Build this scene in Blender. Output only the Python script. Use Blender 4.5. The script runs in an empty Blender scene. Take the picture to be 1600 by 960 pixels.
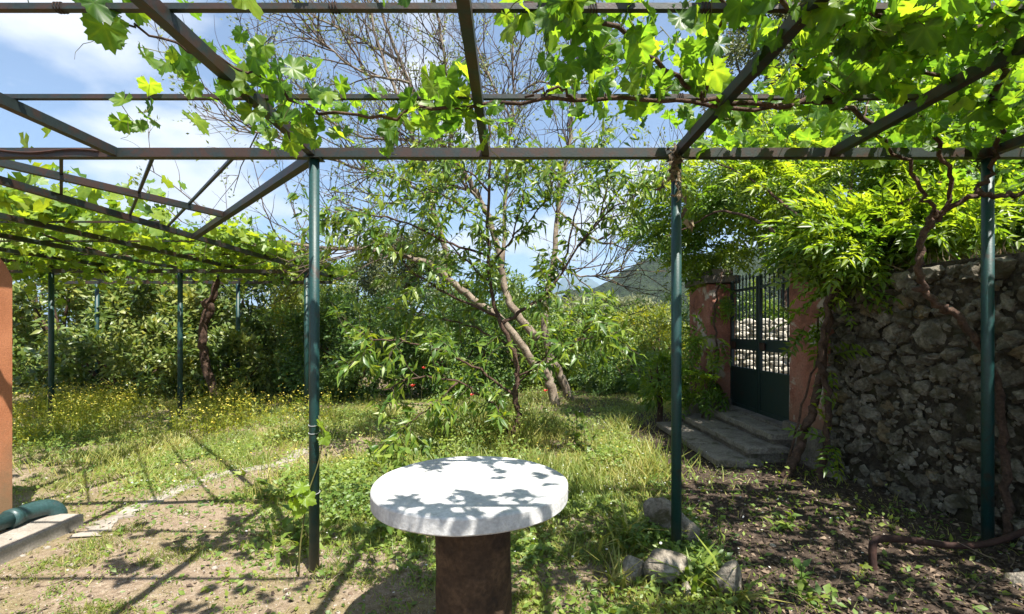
import bpy, bmesh, math, random
import numpy as np
from mathutils import Vector, Matrix, noise as mnoise

R = math.radians
rng = np.random.default_rng(7)
random.seed(7)
scene = bpy.context.scene
col = scene.collection

# ------------------------------------------------------------------ camera
CAM_H, FPX, HORIZON = 1.39, 750.0, 515.0       # focal length and horizon in photo pixels (1600 wide)
cam_data = bpy.data.cameras.new('camera')
cam = bpy.data.objects.new('camera', cam_data)
col.objects.link(cam)
cam_data.sensor_width = 36.0
cam_data.lens = 36.0 * FPX / 1600.0
cam_data.shift_y = (HORIZON - 480.0) / 1600.0
cam_data.clip_start = 0.05
cam_data.clip_end = 20000
cam.location = (0, 0, CAM_H)
cam.rotation_euler = (R(90), 0, 0)
scene.camera = cam

# ------------------------------------------------------------------ light
SUN_DIR = Vector((-0.33, 0.45, -1.0)).normalized()      # the way the sunlight travels
elev = math.asin(-SUN_DIR.z)
azim = math.atan2(-SUN_DIR.x, -SUN_DIR.y)
sun_data = bpy.data.lights.new('sun', 'SUN')
sun_data.energy = 5.0
sun_data.angle = R(0.53)
sun_data.color = (1.0, 0.95, 0.87)
sun = bpy.data.objects.new('sun', sun_data)
col.objects.link(sun)
sun.rotation_euler = SUN_DIR.to_track_quat('-Z', 'Y').to_euler()
sun.location = (3, -5, 10)

world = bpy.data.worlds.new('World')
scene.world = world
world.use_nodes = True
wn, wl = world.node_tree.nodes, world.node_tree.links
wn.clear()
w_out = wn.new('ShaderNodeOutputWorld')
w_bg = wn.new('ShaderNodeBackground')
w_bg.inputs['Strength'].default_value = 0.06
sky = wn.new('ShaderNodeTexSky')
sky.sky_type = 'NISHITA'
sky.sun_disc = False
sky.sun_elevation = elev
sky.sun_rotation = azim
sky.air_density = 1.0
sky.dust_density = 0.6
sky.ozone_density = 3.0
wc = wn.new('ShaderNodeTexCoord')
w_sep = wn.new('ShaderNodeSeparateXYZ')
wl.new(wc.outputs['Generated'], w_sep.inputs[0])
w_add = wn.new('ShaderNodeMath'); w_add.operation = 'ADD'; w_add.inputs[1].default_value = 0.22
wl.new(w_sep.outputs['Z'], w_add.inputs[0])
w_dx = wn.new('ShaderNodeMath'); w_dx.operation = 'DIVIDE'
w_dy = wn.new('ShaderNodeMath'); w_dy.operation = 'DIVIDE'
wl.new(w_sep.outputs['X'], w_dx.inputs[0]); wl.new(w_add.outputs[0], w_dx.inputs[1])
wl.new(w_sep.outputs['Y'], w_dy.inputs[0]); wl.new(w_add.outputs[0], w_dy.inputs[1])
w_comb = wn.new('ShaderNodeCombineXYZ')
wl.new(w_dx.outputs[0], w_comb.inputs[0]); wl.new(w_dy.outputs[0], w_comb.inputs[1])
w_map = wn.new('ShaderNodeMapping')
w_map.inputs['Location'].default_value = (3.37, 1.2, 0.0)
wl.new(w_comb.outputs[0], w_map.inputs[0])
w_noise = wn.new('ShaderNodeTexNoise')
w_noise.inputs['Scale'].default_value = 1.5
w_noise.inputs['Detail'].default_value = 7
w_noise.inputs['Roughness'].default_value = 0.52
wl.new(w_map.outputs[0], w_noise.inputs['Vector'])
w_ramp = wn.new('ShaderNodeValToRGB')
w_ramp.color_ramp.elements[0].position = 0.50
w_ramp.color_ramp.elements[0].color = (0.06, 0.06, 0.06, 1)
w_ramp.color_ramp.elements[1].position = 0.63
wl.new(w_noise.outputs['Fac'], w_ramp.inputs[0])
w_mix = wn.new('ShaderNodeMix'); w_mix.data_type = 'RGBA'
wl.new(w_ramp.outputs[0], w_mix.inputs['Factor'])
wl.new(sky.outputs[0], w_mix.inputs[6])
w_mix.inputs[7].default_value = (6.0, 6.1, 6.3, 1)
wl.new(w_mix.outputs[2], w_bg.inputs['Color'])
wl.new(w_bg.outputs[0], w_out.inputs[0])

# ------------------------------------------------------------------ picture settings
vs = scene.view_settings
vs.view_transform = 'Standard'
vs.look = 'None'
vs.exposure = 1.65
vs.gamma = 1.0
cy = scene.cycles
cy.max_bounces = 6
cy.diffuse_bounces = 2
cy.glossy_bounces = 2
cy.transmission_bounces = 4
cy.transparent_max_bounces = 4
cy.volume_bounces = 0
cy.sample_clamp_indirect = 6.0
cy.caustics_reflective = False
cy.caustics_refractive = False


# ================================================================== helpers
def W(px, py, d):
    """Point at distance d along the view axis seen at photo pixel (px, py)."""
    return np.array(((px - 800.0) / FPX * d, d, CAM_H - (py - HORIZON) / FPX * d))


def unit(a):
    a = np.asarray(a, float)
    n = np.linalg.norm(a, axis=-1, keepdims=True)
    return a / np.maximum(n, 1e-9)


class MB:
    """Collects triangles and quads and links them as ONE mesh object."""
    def __init__(self):
        self.V, self.T, self.Q, self.A, self.n = [], [], [], [], 0

    def add(self, v, t=None, q=None, tone=0.5):
        v = np.asarray(v, float).reshape(-1, 3)
        if t is not None and len(t):
            self.T.append(np.asarray(t, np.int64).reshape(-1, 3) + self.n)
        if q is not None and len(q):
            self.Q.append(np.asarray(q, np.int64).reshape(-1, 4) + self.n)
        a = np.empty(len(v)); a[:] = tone
        self.V.append(v); self.A.append(a); self.n += len(v)
        return self

    def box(self, x0, x1, y0, y1, z0, z1):
        v = [(x, y, z) for x in (x0, x1) for y in (y0, y1) for z in (z0, z1)]
        q = [(0, 1, 3, 2), (4, 6, 7, 5), (0, 4, 5, 1), (2, 3, 7, 6), (0, 2, 6, 4), (1, 5, 7, 3)]
        return self.add(v, q=q)

    def bar(self, a, b, w, h=None, up=(0, 0, 1)):
        """Square bar from a to b."""
        a, b = np.asarray(a, float), np.asarray(b, float)
        h = h or w
        y = unit(b - a); x = unit(np.cross(y, up)); z = np.cross(x, y)
        v = [p + x * sx * w / 2 + z * sz * h / 2 for p in (a, b) for sx in (-1, 1) for sz in (-1, 1)]
        q = [(0, 1, 3, 2), (4, 6, 7, 5), (0, 4, 5, 1), (2, 3, 7, 6), (0, 2, 6, 4), (1, 5, 7, 3)]
        return self.add(v, q=q)

    def tube(self, pts, radii, sides=8, tone=0.5, cap=True):
        p = np.asarray(pts, float); n = len(p)
        r = np.broadcast_to(np.asarray(radii, float), (n,)) if np.ndim(radii) == 0 or len(np.atleast_1d(radii)) == n \
            else np.interp(np.linspace(0, 1, n), np.linspace(0, 1, len(radii)), radii)
        t = unit(np.gradient(p, axis=0))
        ref = np.array((0.31, 0.93, 0.2)) if abs(t[0, 2]) > 0.8 else np.array((0, 0, 1.0))
        x = np.cross(t, ref); x = unit(x); y = np.cross(t, x)
        a = np.linspace(0, 2 * np.pi, sides, endpoint=False)
        ring = p[:, None] + r[:, None, None] * (np.cos(a)[None, :, None] * x[:, None] + np.sin(a)[None, :, None] * y[:, None])
        v = ring.reshape(-1, 3)
        i = np.arange(n - 1)[:, None] * sides; j = np.arange(sides)[None]; k = (j + 1) % sides
        q = np.stack([i + j, i + k, i + sides + k, i + sides + j], -1).reshape(-1, 4)
        tr = None
        if cap:
            v = np.vstack([v, p[0], p[-1]])
            c0, c1 = n * sides, n * sides + 1
            jj = np.arange(sides); kk = (jj + 1) % sides
            tr = np.vstack([np.stack([kk, jj, np.full(sides, c0)], -1),
                            np.stack([(n - 1) * sides + jj, (n - 1) * sides + kk, np.full(sides, c1)], -1)])
        return self.add(v, t=tr, q=q, tone=tone)

    def scatter(self, tpl, pos, ydir, normal, scale, tone=0.5):
        """Copies of a template (verts, tris): y runs along ydir, z along normal."""
        tv, tt = tpl[:2]
        pos = np.asarray(pos, float).reshape(-1, 3); N = len(pos)
        if N == 0:
            return self
        y = unit(np.broadcast_to(ydir, (N, 3))); nn = np.broadcast_to(normal, (N, 3))
        x = unit(np.cross(y, nn)); z = np.cross(x, y)
        s = np.asarray(scale, float)
        s = np.broadcast_to(s[:, None] if s.ndim == 1 else s, (N, 3))
        v = (pos[:, None] + (tv[None, :, 0, None] * s[:, None, 0:1]) * x[:, None]
             + (tv[None, :, 1, None] * s[:, None, 1:2]) * y[:, None]
             + (tv[None, :, 2, None] * s[:, None, 2:3]) * z[:, None])
        k = len(tv)
        t = (tt[None] + (np.arange(N) * k)[:, None, None]).reshape(-1, 3)
        tn = np.repeat(np.broadcast_to(np.asarray(tone, float), (N,)), k)
        if len(tpl) > 2:
            tn = np.clip(tn + np.tile(tpl[2], N), 0, 1)
        return self.add(v.reshape(-1, 3), t=t, tone=tn)

    def mesh(self, name, mat, smooth=True):
        V = np.concatenate(self.V) if self.V else np.zeros((0, 3))
        me = bpy.data.meshes.new(name)
        me.vertices.add(len(V)); me.vertices.foreach_set('co', V.astype(np.float32).ravel())
        T = np.concatenate(self.T) if self.T else np.zeros((0, 3), np.int64)
        Q = np.concatenate(self.Q) if self.Q else np.zeros((0, 4), np.int64)
        loops = np.concatenate([T.ravel(), Q.ravel()]).astype(np.int32)
        me.loops.add(len(loops)); me.loops.foreach_set('vertex_index', loops)
        starts = np.concatenate([np.arange(len(T)) * 3, len(T) * 3 + np.arange(len(Q)) * 4]).astype(np.int32)
        me.polygons.add(len(starts)); me.polygons.foreach_set('loop_start', starts)
        me.polygons.foreach_set('use_smooth', np.full(len(starts), smooth, dtype=bool))
        at = me.attributes.new('tone', 'FLOAT', 'POINT')
        at.data.foreach_set('value', np.concatenate(self.A).astype(np.float32))
        me.update(calc_edges=True)
        me.materials.append(mat)
        return me

    def build(self, name, mat, parent=None, smooth=True, kind=None):
        o = bpy.data.objects.new(name, self.mesh(name, mat, smooth))
        col.objects.link(o)
        if parent is not None:
            adopt(o, parent)
        if kind:
            o['kind'] = kind
        return o


def adopt(o, parent):
    o.parent = parent
    o.matrix_parent_inverse = Matrix.Translation(-Vector(parent.location))


def thing(name, label, cat, loc=(0, 0, 0), group=None):
    o = bpy.data.objects.new(name, None)
    o.empty_display_size = 0.1
    col.objects.link(o)
    o.location = loc
    return tag(o, label, cat, group)


def tag(o, label, cat, group=None):
    o['label'] = label; o['category'] = cat
    if group:
        o['group'] = group
    return o


def bm_obj(name, bm, mat, parent=None, smooth=False, kind=None):
    me = bpy.data.meshes.new(name)
    bm.to_mesh(me); bm.free()
    me.polygons.foreach_set('use_smooth', np.full(len(me.polygons), smooth, dtype=bool))
    me.materials.append(mat)
    o = bpy.data.objects.new(name, me)
    col.objects.link(o)
    if parent is not None:
        adopt(o, parent)
    if kind:
        o['kind'] = kind
    return o


def rough_box(x0, x1, y0, y1, z0, z1, cuts=3, amp=0.01, bevel=0.015, freq=6.0, seed=0):
    bm = bmesh.new()
    bmesh.ops.create_cube(bm, size=1.0)
    c = Vector(((x0 + x1) / 2, (y0 + y1) / 2, (z0 + z1) / 2))
    for v in bm.verts:
        v.co = Vector((v.co.x * (x1 - x0), v.co.y * (y1 - y0), v.co.z * (z1 - z0))) + c
    bmesh.ops.bevel(bm, geom=list(bm.edges), offset=bevel, segments=2, affect='EDGES', profile=0.6)
    bmesh.ops.subdivide_edges(bm, edges=[e for e in bm.edges if e.calc_length() > 0.12], cuts=cuts, use_grid_fill=True)
    for v in bm.verts:
        v.co += mnoise.noise_vector(v.co * freq + Vector((seed * 3.1, 0, 0))) * amp
    return bm


def smooth_path(pts, per=6):
    """Catmull-Rom through the points."""
    p = np.asarray(pts, float)
    if len(p) < 3:
        return np.array([p[0] + (p[-1] - p[0]) * t for t in np.linspace(0, 1, per + 1)])
    e = np.vstack([2 * p[0] - p[1], p, 2 * p[-1] - p[-2]])
    out = []
    for i in range(len(p) - 1):
        a, b, c, d = e[i:i + 4]
        for t in np.linspace(0, 1, per, endpoint=False):
            out.append(0.5 * (2 * b + (c - a) * t + (2 * a - 5 * b + 4 * c - d) * t * t + (3 * b - a - 3 * c + d) * t ** 3))
    out.append(p[-1])
    return np.array(out)


_grids = {}
def vnoise(x, y, scale, seed=0):
    """Cheap value noise in [0, 1]."""
    g = _grids.setdefault(seed, np.random.default_rng(100 + seed).random((64, 64)))
    u, v = np.asarray(x) / scale, np.asarray(y) / scale
    i, j = np.floor(u).astype(int), np.floor(v).astype(int)
    fu, fv = u - i, v - j
    fu, fv = fu * fu * (3 - 2 * fu), fv * fv * (3 - 2 * fv)
    G = lambda a, b: g[a % 64, b % 64]
    return (G(i, j) * (1 - fu) + G(i + 1, j) * fu) * (1 - fv) + (G(i, j + 1) * (1 - fu) + G(i + 1, j + 1) * fu) * fv


def sstep(a, b, x):
    t = np.clip((np.asarray(x, float) - a) / (b - a), 0, 1)
    return t * t * (3 - 2 * t)


def ground_z(x, y):
    x, y = np.asarray(x, float), np.asarray(y, float)
    z = 0.10 * sstep(-0.6, 1.0, x) + 0.05 * sstep(1.5, 2.8, x)
    z = z + 0.05 * (vnoise(x, y, 1.3, 1) - 0.5) * sstep(2.5, 5, y) + 0.025 * (vnoise(x, y, 0.35, 2) - 0.5)
    z = z - 0.04 * sstep(12, 22, y)
    return z


# ================================================================== materials
def newmat(name):
    m = bpy.data.materials.new(name)
    m.use_nodes = True
    nt = m.node_tree
    return m, nt.nodes, nt.links, nt.nodes['Principled BSDF']


def n_noise(N, L, scale, detail=6, rough=0.6, vec=None, dist=0.0):
    t = N.new('ShaderNodeTexNoise')
    t.inputs['Scale'].default_value = scale
    t.inputs['Detail'].default_value = detail
    t.inputs['Roughness'].default_value = rough
    t.inputs['Distortion'].default_value = dist
    if vec is not None:
        L.new(vec, t.inputs['Vector'])
    return t.outputs['Fac']


def n_ramp(N, L, fac, stops):
    r = N.new('ShaderNodeValToRGB')
    el = r.color_ramp.elements
    while len(el) > 1:
        el.remove(el[-1])
    el[0].position, el[0].color = stops[0][0], (*stops[0][1], 1)
    for p, c in stops[1:]:
        e = el.new(p); e.color = (*c, 1)
    L.new(fac, r.inputs[0])
    return r.outputs[0]


def n_mix(N, L, fac, a, b, mode='MIX'):
    m = N.new('ShaderNodeMix'); m.data_type = 'RGBA'; m.blend_type = mode
    for i, s in ((0, fac), (6, a), (7, b)):
        if isinstance(s, (int, float)):
            m.inputs[i].default_value = s
        elif isinstance(s, tuple):
            m.inputs[i].default_value = (*s, 1)
        else:
            L.new(s, m.inputs[i])
    return m.outputs[2]


def n_bump(N, L, height, strength, dist, bsdf, prev=None):
    b = N.new('ShaderNodeBump')
    b.inputs['Strength'].default_value = strength
    b.inputs['Distance'].default_value = dist
    L.new(height, b.inputs['Height'])
    if prev is not None:
        L.new(prev, b.inputs['Normal'])
    L.new(b.outputs[0], bsdf.inputs['Normal'])
    return b.outputs[0]


def n_pos(N):
    return N.new('ShaderNodeNewGeometry').outputs['Position']


def surf(name, stops, scale=6.0, rough=0.85, fine=60.0, fine_amt=0.35, bump=0.4, bdist=0.01, detail=7, patch=None, spec=0.3):
    """Mottled surface: broad noise through a ramp, fine speckle on top, bump, and an optional second colour in patches."""
    m, N, L, b = newmat(name)
    p = n_pos(N)
    f1 = n_noise(N, L, scale, detail, 0.62, p)
    c = n_ramp(N, L, f1, stops)
    f2 = n_noise(N, L, fine, 4, 0.6, p)
    sp = n_ramp(N, L, f2, [(0.3, (1 - fine_amt,) * 3), (0.7, (1 + fine_amt * 0.5,) * 3)])
    c = n_mix(N, L, 1.0, c, sp, 'MULTIPLY')
    if patch:
        pscale, lo, hi, pc = patch
        f3 = n_noise(N, L, pscale, 6, 0.65, p, 0.4)
        k = n_ramp(N, L, f3, [(lo, (0, 0, 0)), (hi, (1, 1, 1))])
        c = n_mix(N, L, k, c, pc)
    L.new(c, b.inputs['Base Color'])
    b.inputs['Roughness'].default_value = rough
    b.inputs['Specular IOR Level'].default_value = spec
    nb = n_bump(N, L, f2, bump, bdist, b)
    n_bump(N, L, f1, bump, bdist * 3, b, nb)
    return m


def leafmat(name, dark, mid, light, trans=0.4, rough=0.5, tcol=None, spec=0.5):
    """Leaf: the per-leaf tone picks a green; part of the light passes through."""
    m, N, L, b = newmat(name)
    at = N.new('ShaderNodeAttribute'); at.attribute_name = 'tone'
    oi = N.new('ShaderNodeObjectInfo')
    # object random shifts the tone of leaves that are objects of their own
    c = n_ramp(N, L, at.outputs['Fac'], [(0.05, dark), (0.5, mid), (0.95, light)])
    f = n_noise(N, L, 35, 3, 0.6, n_pos(N))
    c = n_mix(N, L, 1.0, c, n_ramp(N, L, f, [(0.3, (0.78,) * 3), (0.75, (1.15,) * 3)]), 'MULTIPLY')
    L.new(c, b.inputs['Base Color'])
    b.inputs['Roughness'].default_value = rough
    b.inputs['Specular IOR Level'].default_value = spec
    tr = N.new('ShaderNodeBsdfTranslucent')
    tc = n_mix(N, L, 1.0, c, tcol or (2.3, 2.0, 0.7), 'MULTIPLY')
    L.new(tc, tr.inputs['Color'])
    mx = N.new('ShaderNodeMixShader'); mx.inputs[0].default_value = trans
    L.new(b.outputs[0], mx.inputs[1]); L.new(tr.outputs[0], mx.inputs[2])
    L.new(mx.outputs[0], N['Material Output'].inputs['Surface'])
    return m


def paintmat(name, paint, rust, amount, rough=0.42, weather=None):
    m, N, L, b = newmat(name)
    p = n_pos(N)
    f = n_noise(N, L, 9, 8, 0.7, p, 0.5)
    k = n_ramp(N, L, f, [(amount, (1, 1, 1)), (amount + 0.12, (0, 0, 0))])
    f2 = n_noise(N, L, 90, 3, 0.6, p)
    pc = n_mix(N, L, 1.0, paint, n_ramp(N, L, f2, [(0.25, (0.6,) * 3), (0.8, (1.3,) * 3)]), 'MULTIPLY')
    chip = n_ramp(N, L, n_noise(N, L, 38, 5, 0.75, p), [(0.70, (0, 0, 0)), (0.76, (1, 1, 1))])
    pc = n_mix(N, L, chip, pc, weather or (0.25, 0.27, 0.26))
    rc = n_mix(N, L, f2, rust, tuple(x * 0.45 for x in rust))
    c = n_mix(N, L, k, pc, rc)
    L.new(c, b.inputs['Base Color'])
    b.inputs['Roughness'].default_value = rough
    n_bump(N, L, f2, 0.25, 0.003, b)
    return m


def foot_grime(m, z_top, colour, scale=7.0, amount=0.85):
    """Splashed earth and algae climbing from the ground, with a ragged upper edge."""
    N, L = m.node_tree.nodes, m.node_tree.links
    b = N['Principled BSDF']
    src = b.inputs['Base Color'].links[0].from_socket
    p = n_pos(N)
    sx = N.new('ShaderNodeSeparateXYZ'); L.new(p, sx.inputs[0])
    f = n_noise(N, L, scale, 6, 0.7, p)
    ad = N.new('ShaderNodeMath'); ad.operation = 'MULTIPLY_ADD'; ad.inputs[1].default_value = -z_top * 1.4
    L.new(f, ad.inputs[0]); L.new(sx.outputs['Z'], ad.inputs[2])
    mr = N.new('ShaderNodeMapRange')
    mr.inputs['From Min'].default_value = z_top * 0.30; mr.inputs['From Max'].default_value = -z_top * 0.45
    mr.inputs['To Max'].default_value = amount
    L.new(ad.outputs[0], mr.inputs['Value'])
    L.new(n_mix(N, L, mr.outputs[0], src, colour), b.inputs['Base Color'])


M = {}
M['post'] = paintmat('green painted pipe', (0.005, 0.038, 0.036), (0.035, 0.022, 0.015), 0.32, 0.5, (0.10, 0.14, 0.13))
M['beam'] = paintmat('weathered green steel', (0.013, 0.021, 0.020), (0.046, 0.022, 0.013), 0.43, 0.5, (0.08, 0.08, 0.072))
M['gate'] = paintmat('dark green gate paint', (0.006, 0.020, 0.020), (0.04, 0.02, 0.014), 0.30, 0.5, (0.12, 0.14, 0.14))
M['pipe'] = paintmat('dark green drain pipe', (0.022, 0.055, 0.055), (0.08, 0.08, 0.07), 0.28, 0.4)
M['concrete'] = surf('pale cast concrete', [(0.3, (0.33, 0.33, 0.32)), (0.5, (0.45, 0.45, 0.44)), (0.7, (0.53, 0.53, 0.52))], 3.2, 0.9, 70, 0.25, 0.5, 0.004,
                     patch=(11, 0.62, 0.72, (0.22, 0.215, 0.19)))
M['ledge'] = surf('old cement', [(0.3, (0.20, 0.175, 0.145)), (0.7, (0.34, 0.305, 0.26))], 7, 0.9, 90, 0.3, 0.5, 0.004)
M['log'] = surf('rusty brown drum', [(0.25, (0.018, 0.012, 0.008)), (0.5, (0.058, 0.034, 0.018)), (0.75, (0.125, 0.075, 0.040))], 7, 0.9, 45, 0.5, 0.6, 0.006)
M['stone'] = surf('grey field stone', [(0.3, (0.060, 0.052, 0.036)), (0.5, (0.135, 0.118, 0.090)), (0.72, (0.29, 0.26, 0.21))], 9, 0.92, 55, 0.5, 0.8, 0.010,
                  patch=(7, 0.50, 0.64, (0.055, 0.048, 0.028)))
M['stone_ochre'] = surf('ochre stone', [(0.3, (0.10, 0.072, 0.040)), (0.7, (0.21, 0.165, 0.10))], 9, 0.92, 55, 0.5, 0.8, 0.010,
                        patch=(8, 0.58, 0.66, (0.10, 0.09, 0.05)))
M['rock'] = surf('weathered rock', [(0.3, (0.12, 0.10, 0.075)), (0.55, (0.24, 0.21, 0.17)), (0.75, (0.36, 0.32, 0.26))], 9, 0.92, 55, 0.5, 0.8, 0.010,
                 patch=(7, 0.55, 0.66, (0.07, 0.062, 0.03)))
M['stone_pale'] = surf('pale terrace stone', [(0.3, (0.38, 0.34, 0.27)), (0.7, (0.60, 0.56, 0.47))], 6, 0.92, 40, 0.4, 0.6, 0.012)
M['mortar'] = surf('dark crumbling mortar', [(0.3, (0.026, 0.020, 0.014)), (0.5, (0.045, 0.036, 0.025)), (0.72, (0.13, 0.112, 0.084))], 8, 0.96, 38, 0.6, 0.9, 0.02,
                   patch=(3.5, 0.52, 0.66, (0.032, 0.030, 0.012)))
M['step'] = surf('worn dark stone step', [(0.3, (0.08, 0.068, 0.056)), (0.7, (0.21, 0.185, 0.155))], 7, 0.9, 60, 0.5, 0.7, 0.008,
                 patch=(5, 0.55, 0.66, (0.055, 0.055, 0.03)))
M['tread'] = surf('worn tread paled for sun', [(0.3, (0.13, 0.112, 0.092)), (0.7, (0.28, 0.25, 0.21))], 7, 0.9, 60, 0.45, 0.7, 0.008,  # dappled sun on the treads is put into their paler colour
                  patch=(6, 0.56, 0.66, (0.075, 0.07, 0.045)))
M['plaster'] = surf('faded red plaster', [(0.3, (0.15, 0.058, 0.040)), (0.5, (0.29, 0.115, 0.078)), (0.72, (0.36, 0.17, 0.125))], 5, 0.9, 50, 0.35, 0.5, 0.008,
                    patch=(3.4, 0.54, 0.59, (0.40, 0.34, 0.29)))
M['orange'] = surf('orange stucco', [(0.3, (0.36, 0.135, 0.060)), (0.7, (0.50, 0.20, 0.095))], 4, 0.9, 110, 0.25, 0.5, 0.004,
                   patch=(2.2, 0.62, 0.70, (0.30, 0.16, 0.09)))
M['rust'] = surf('rusty iron', [(0.3, (0.022, 0.011, 0.009)), (0.7, (0.06, 0.028, 0.02))], 14, 0.8, 80, 0.4, 0.5, 0.003)
M['bark_pale'] = surf('pale smooth bark', [(0.3, (0.10, 0.075, 0.052)), (0.5, (0.19, 0.15, 0.11)), (0.7, (0.29, 0.24, 0.18))], 9, 0.9, 55, 0.4, 0.8, 0.008)
M['bark_dark'] = surf('dark vine bark', [(0.3, (0.035, 0.021, 0.015)), (0.7, (0.12, 0.072, 0.05))], 15, 0.95, 70, 0.5, 0.9, 0.008)
M['twig'] = surf('grey brown twig', [(0.3, (0.055, 0.038, 0.028)), (0.7, (0.13, 0.095, 0.07))], 12, 0.9, 60, 0.3, 0.3, 0.003)
M['shoot'] = surf('green vine shoot', [(0.3, (0.07, 0.075, 0.02)), (0.7, (0.14, 0.13, 0.04))], 12, 0.7, 60, 0.3, 0.3, 0.002)
M['wire'] = surf('grey wire', [(0.3, (0.35, 0.36, 0.36)), (0.7, (0.5, 0.5, 0.5))], 12, 0.5, 60, 0.2, 0.1, 0.001)

M['vine'] = leafmat('grape leaf', (0.046, 0.114, 0.018), (0.093, 0.192, 0.021), (0.194, 0.291, 0.025), 0.60, 0.42, (2.45, 2.2, 0.95))
M['vine_far'] = leafmat('grape leaf on the side pergola', (0.054, 0.128, 0.021), (0.116, 0.213, 0.025), (0.217, 0.298, 0.034), 0.48, 0.45)
M['wisteria'] = leafmat('wisteria leaf', (0.039, 0.099, 0.016), (0.093, 0.177, 0.018), (0.194, 0.270, 0.023), 0.54, 0.40, (2.5, 2.2, 0.8))
M['peach'] = leafmat('peach leaf', (0.054, 0.121, 0.021), (0.109, 0.192, 0.025), (0.209, 0.270, 0.029), 0.42, 0.40)
M['bud'] = leafmat('grey green bud leaf', (0.093, 0.128, 0.057), (0.139, 0.185, 0.069), (0.202, 0.241, 0.081), 0.35, 0.55)
M['laurel'] = leafmat('large glossy leaf', (0.040, 0.080, 0.020), (0.11, 0.165, 0.030), (0.26, 0.28, 0.075), 0.32, 0.40, spec=0.5)
M['bush_dark'] = leafmat('dark green leaf', (0.032, 0.080, 0.022), (0.070, 0.145, 0.028), (0.150, 0.225, 0.040), 0.34, 0.45)
M['bush_mid'] = leafmat('mid green leaf', (0.046, 0.099, 0.018), (0.101, 0.170, 0.025), (0.186, 0.248, 0.034), 0.36, 0.45)
M['bush_lime'] = leafmat('yellow green leaf', (0.078, 0.121, 0.016), (0.163, 0.213, 0.023), (0.279, 0.284, 0.029), 0.40, 0.5)
M['olive'] = leafmat('silvery olive leaf', (0.109, 0.128, 0.057), (0.178, 0.192, 0.086), (0.264, 0.270, 0.121), 0.30, 0.5, (1.5, 1.5, 0.9))
M['evergreen'] = leafmat('dull evergreen leaf', (0.034, 0.057, 0.021), (0.070, 0.097, 0.032), (0.132, 0.149, 0.052), 0.25, 0.5)
M['grass'] = leafmat('grass blade', (0.070, 0.114, 0.021), (0.155, 0.213, 0.034), (0.372, 0.334, 0.098), 0.35, 0.5, (1.7, 1.6, 0.8))
M['weed'] = leafmat('weed leaf', (0.054, 0.114, 0.021), (0.116, 0.192, 0.030), (0.217, 0.270, 0.046), 0.35, 0.5)
M['yellow'] = leafmat('yellow blossom', (0.50, 0.38, 0.03), (0.62, 0.52, 0.08), (0.70, 0.62, 0.16), 0.3, 0.6, (1.2, 1.1, 0.8))
M['white'] = leafmat('white blossom', (0.55, 0.55, 0.5), (0.7, 0.7, 0.65), (0.8, 0.8, 0.78), 0.3, 0.6, (1, 1, 1))
M['red'] = leafmat('red petal', (0.45, 0.015, 0.01), (0.6, 0.03, 0.015), (0.65, 0.06, 0.02), 0.3, 0.5, (1.2, 1, 1))
M['litter'] = leafmat('dry leaf', (0.045, 0.030, 0.020), (0.12, 0.080, 0.050), (0.30, 0.22, 0.15), 0.1, 0.8, (1, 1, 1))
M['dry'] = leafmat('withered leaf', (0.06, 0.045, 0.03), (0.16, 0.11, 0.06), (0.30, 0.24, 0.15), 0.25, 0.8, (1.2, 1.1, 1))
M['pebble'] = surf('pebble', [(0.3, (0.18, 0.155, 0.125)), (0.7, (0.38, 0.34, 0.29))], 20, 0.9, 90, 0.3, 0.3, 0.003)


foot_grime(M['post'], 0.30, (0.10, 0.085, 0.06), 16, 0.7)
foot_grime(M['orange'], 0.75, (0.17, 0.125, 0.07), 6, 0.8)
foot_grime(M['plaster'], 0.85, (0.10, 0.085, 0.055), 5, 0.8)


def ground_material():
    m, N, L, b = newmat('garden soil')
    p = n_pos(N)
    f1 = n_noise(N, L, 1.6, 7, 0.65, p)
    f2 = n_noise(N, L, 26, 6, 0.7, p)
    f3 = n_noise(N, L, 160, 3, 0.6, p)
    c = n_ramp(N, L, f2, [(0.25, (0.14, 0.10, 0.066)), (0.5, (0.24, 0.182, 0.128)), (0.72, (0.36, 0.295, 0.22))])
    moss = n_ramp(N, L, f1, [(0.46, (0, 0, 0)), (0.62, (0.7, 0.7, 0.7))])
    c = n_mix(N, L, moss, c, n_mix(N, L, f2, (0.13, 0.112, 0.035), (0.24, 0.20, 0.088)))
    c = n_mix(N, L, 1.0, c, n_ramp(N, L, f3, [(0.25, (0.55,) * 3), (0.75, (1.35,) * 3)]), 'MULTIPLY')
    # soil colour darkens to the right: shade under the vines painted in
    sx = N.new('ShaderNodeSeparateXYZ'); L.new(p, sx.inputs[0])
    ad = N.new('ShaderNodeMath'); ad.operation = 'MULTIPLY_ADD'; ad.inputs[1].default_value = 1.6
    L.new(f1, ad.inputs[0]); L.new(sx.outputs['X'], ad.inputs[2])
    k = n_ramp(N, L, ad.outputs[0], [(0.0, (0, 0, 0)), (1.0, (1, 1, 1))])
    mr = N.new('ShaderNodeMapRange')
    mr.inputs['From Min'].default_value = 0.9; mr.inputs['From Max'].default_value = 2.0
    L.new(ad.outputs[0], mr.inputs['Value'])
    shade_soil = n_ramp(N, L, f2, [(0.3, (0.030, 0.021, 0.016)), (0.7, (0.085, 0.062, 0.046))])
    c = n_mix(N, L, mr.outputs[0], c, shade_soil)
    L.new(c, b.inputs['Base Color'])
    b.inputs['Roughness'].default_value = 0.95
    b.inputs['Specular IOR Level'].default_value = 0.15
    nb = n_bump(N, L, f3, 0.6, 0.008, b)
    n_bump(N, L, f2, 0.8, 0.03, b, nb)
    return m


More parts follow.
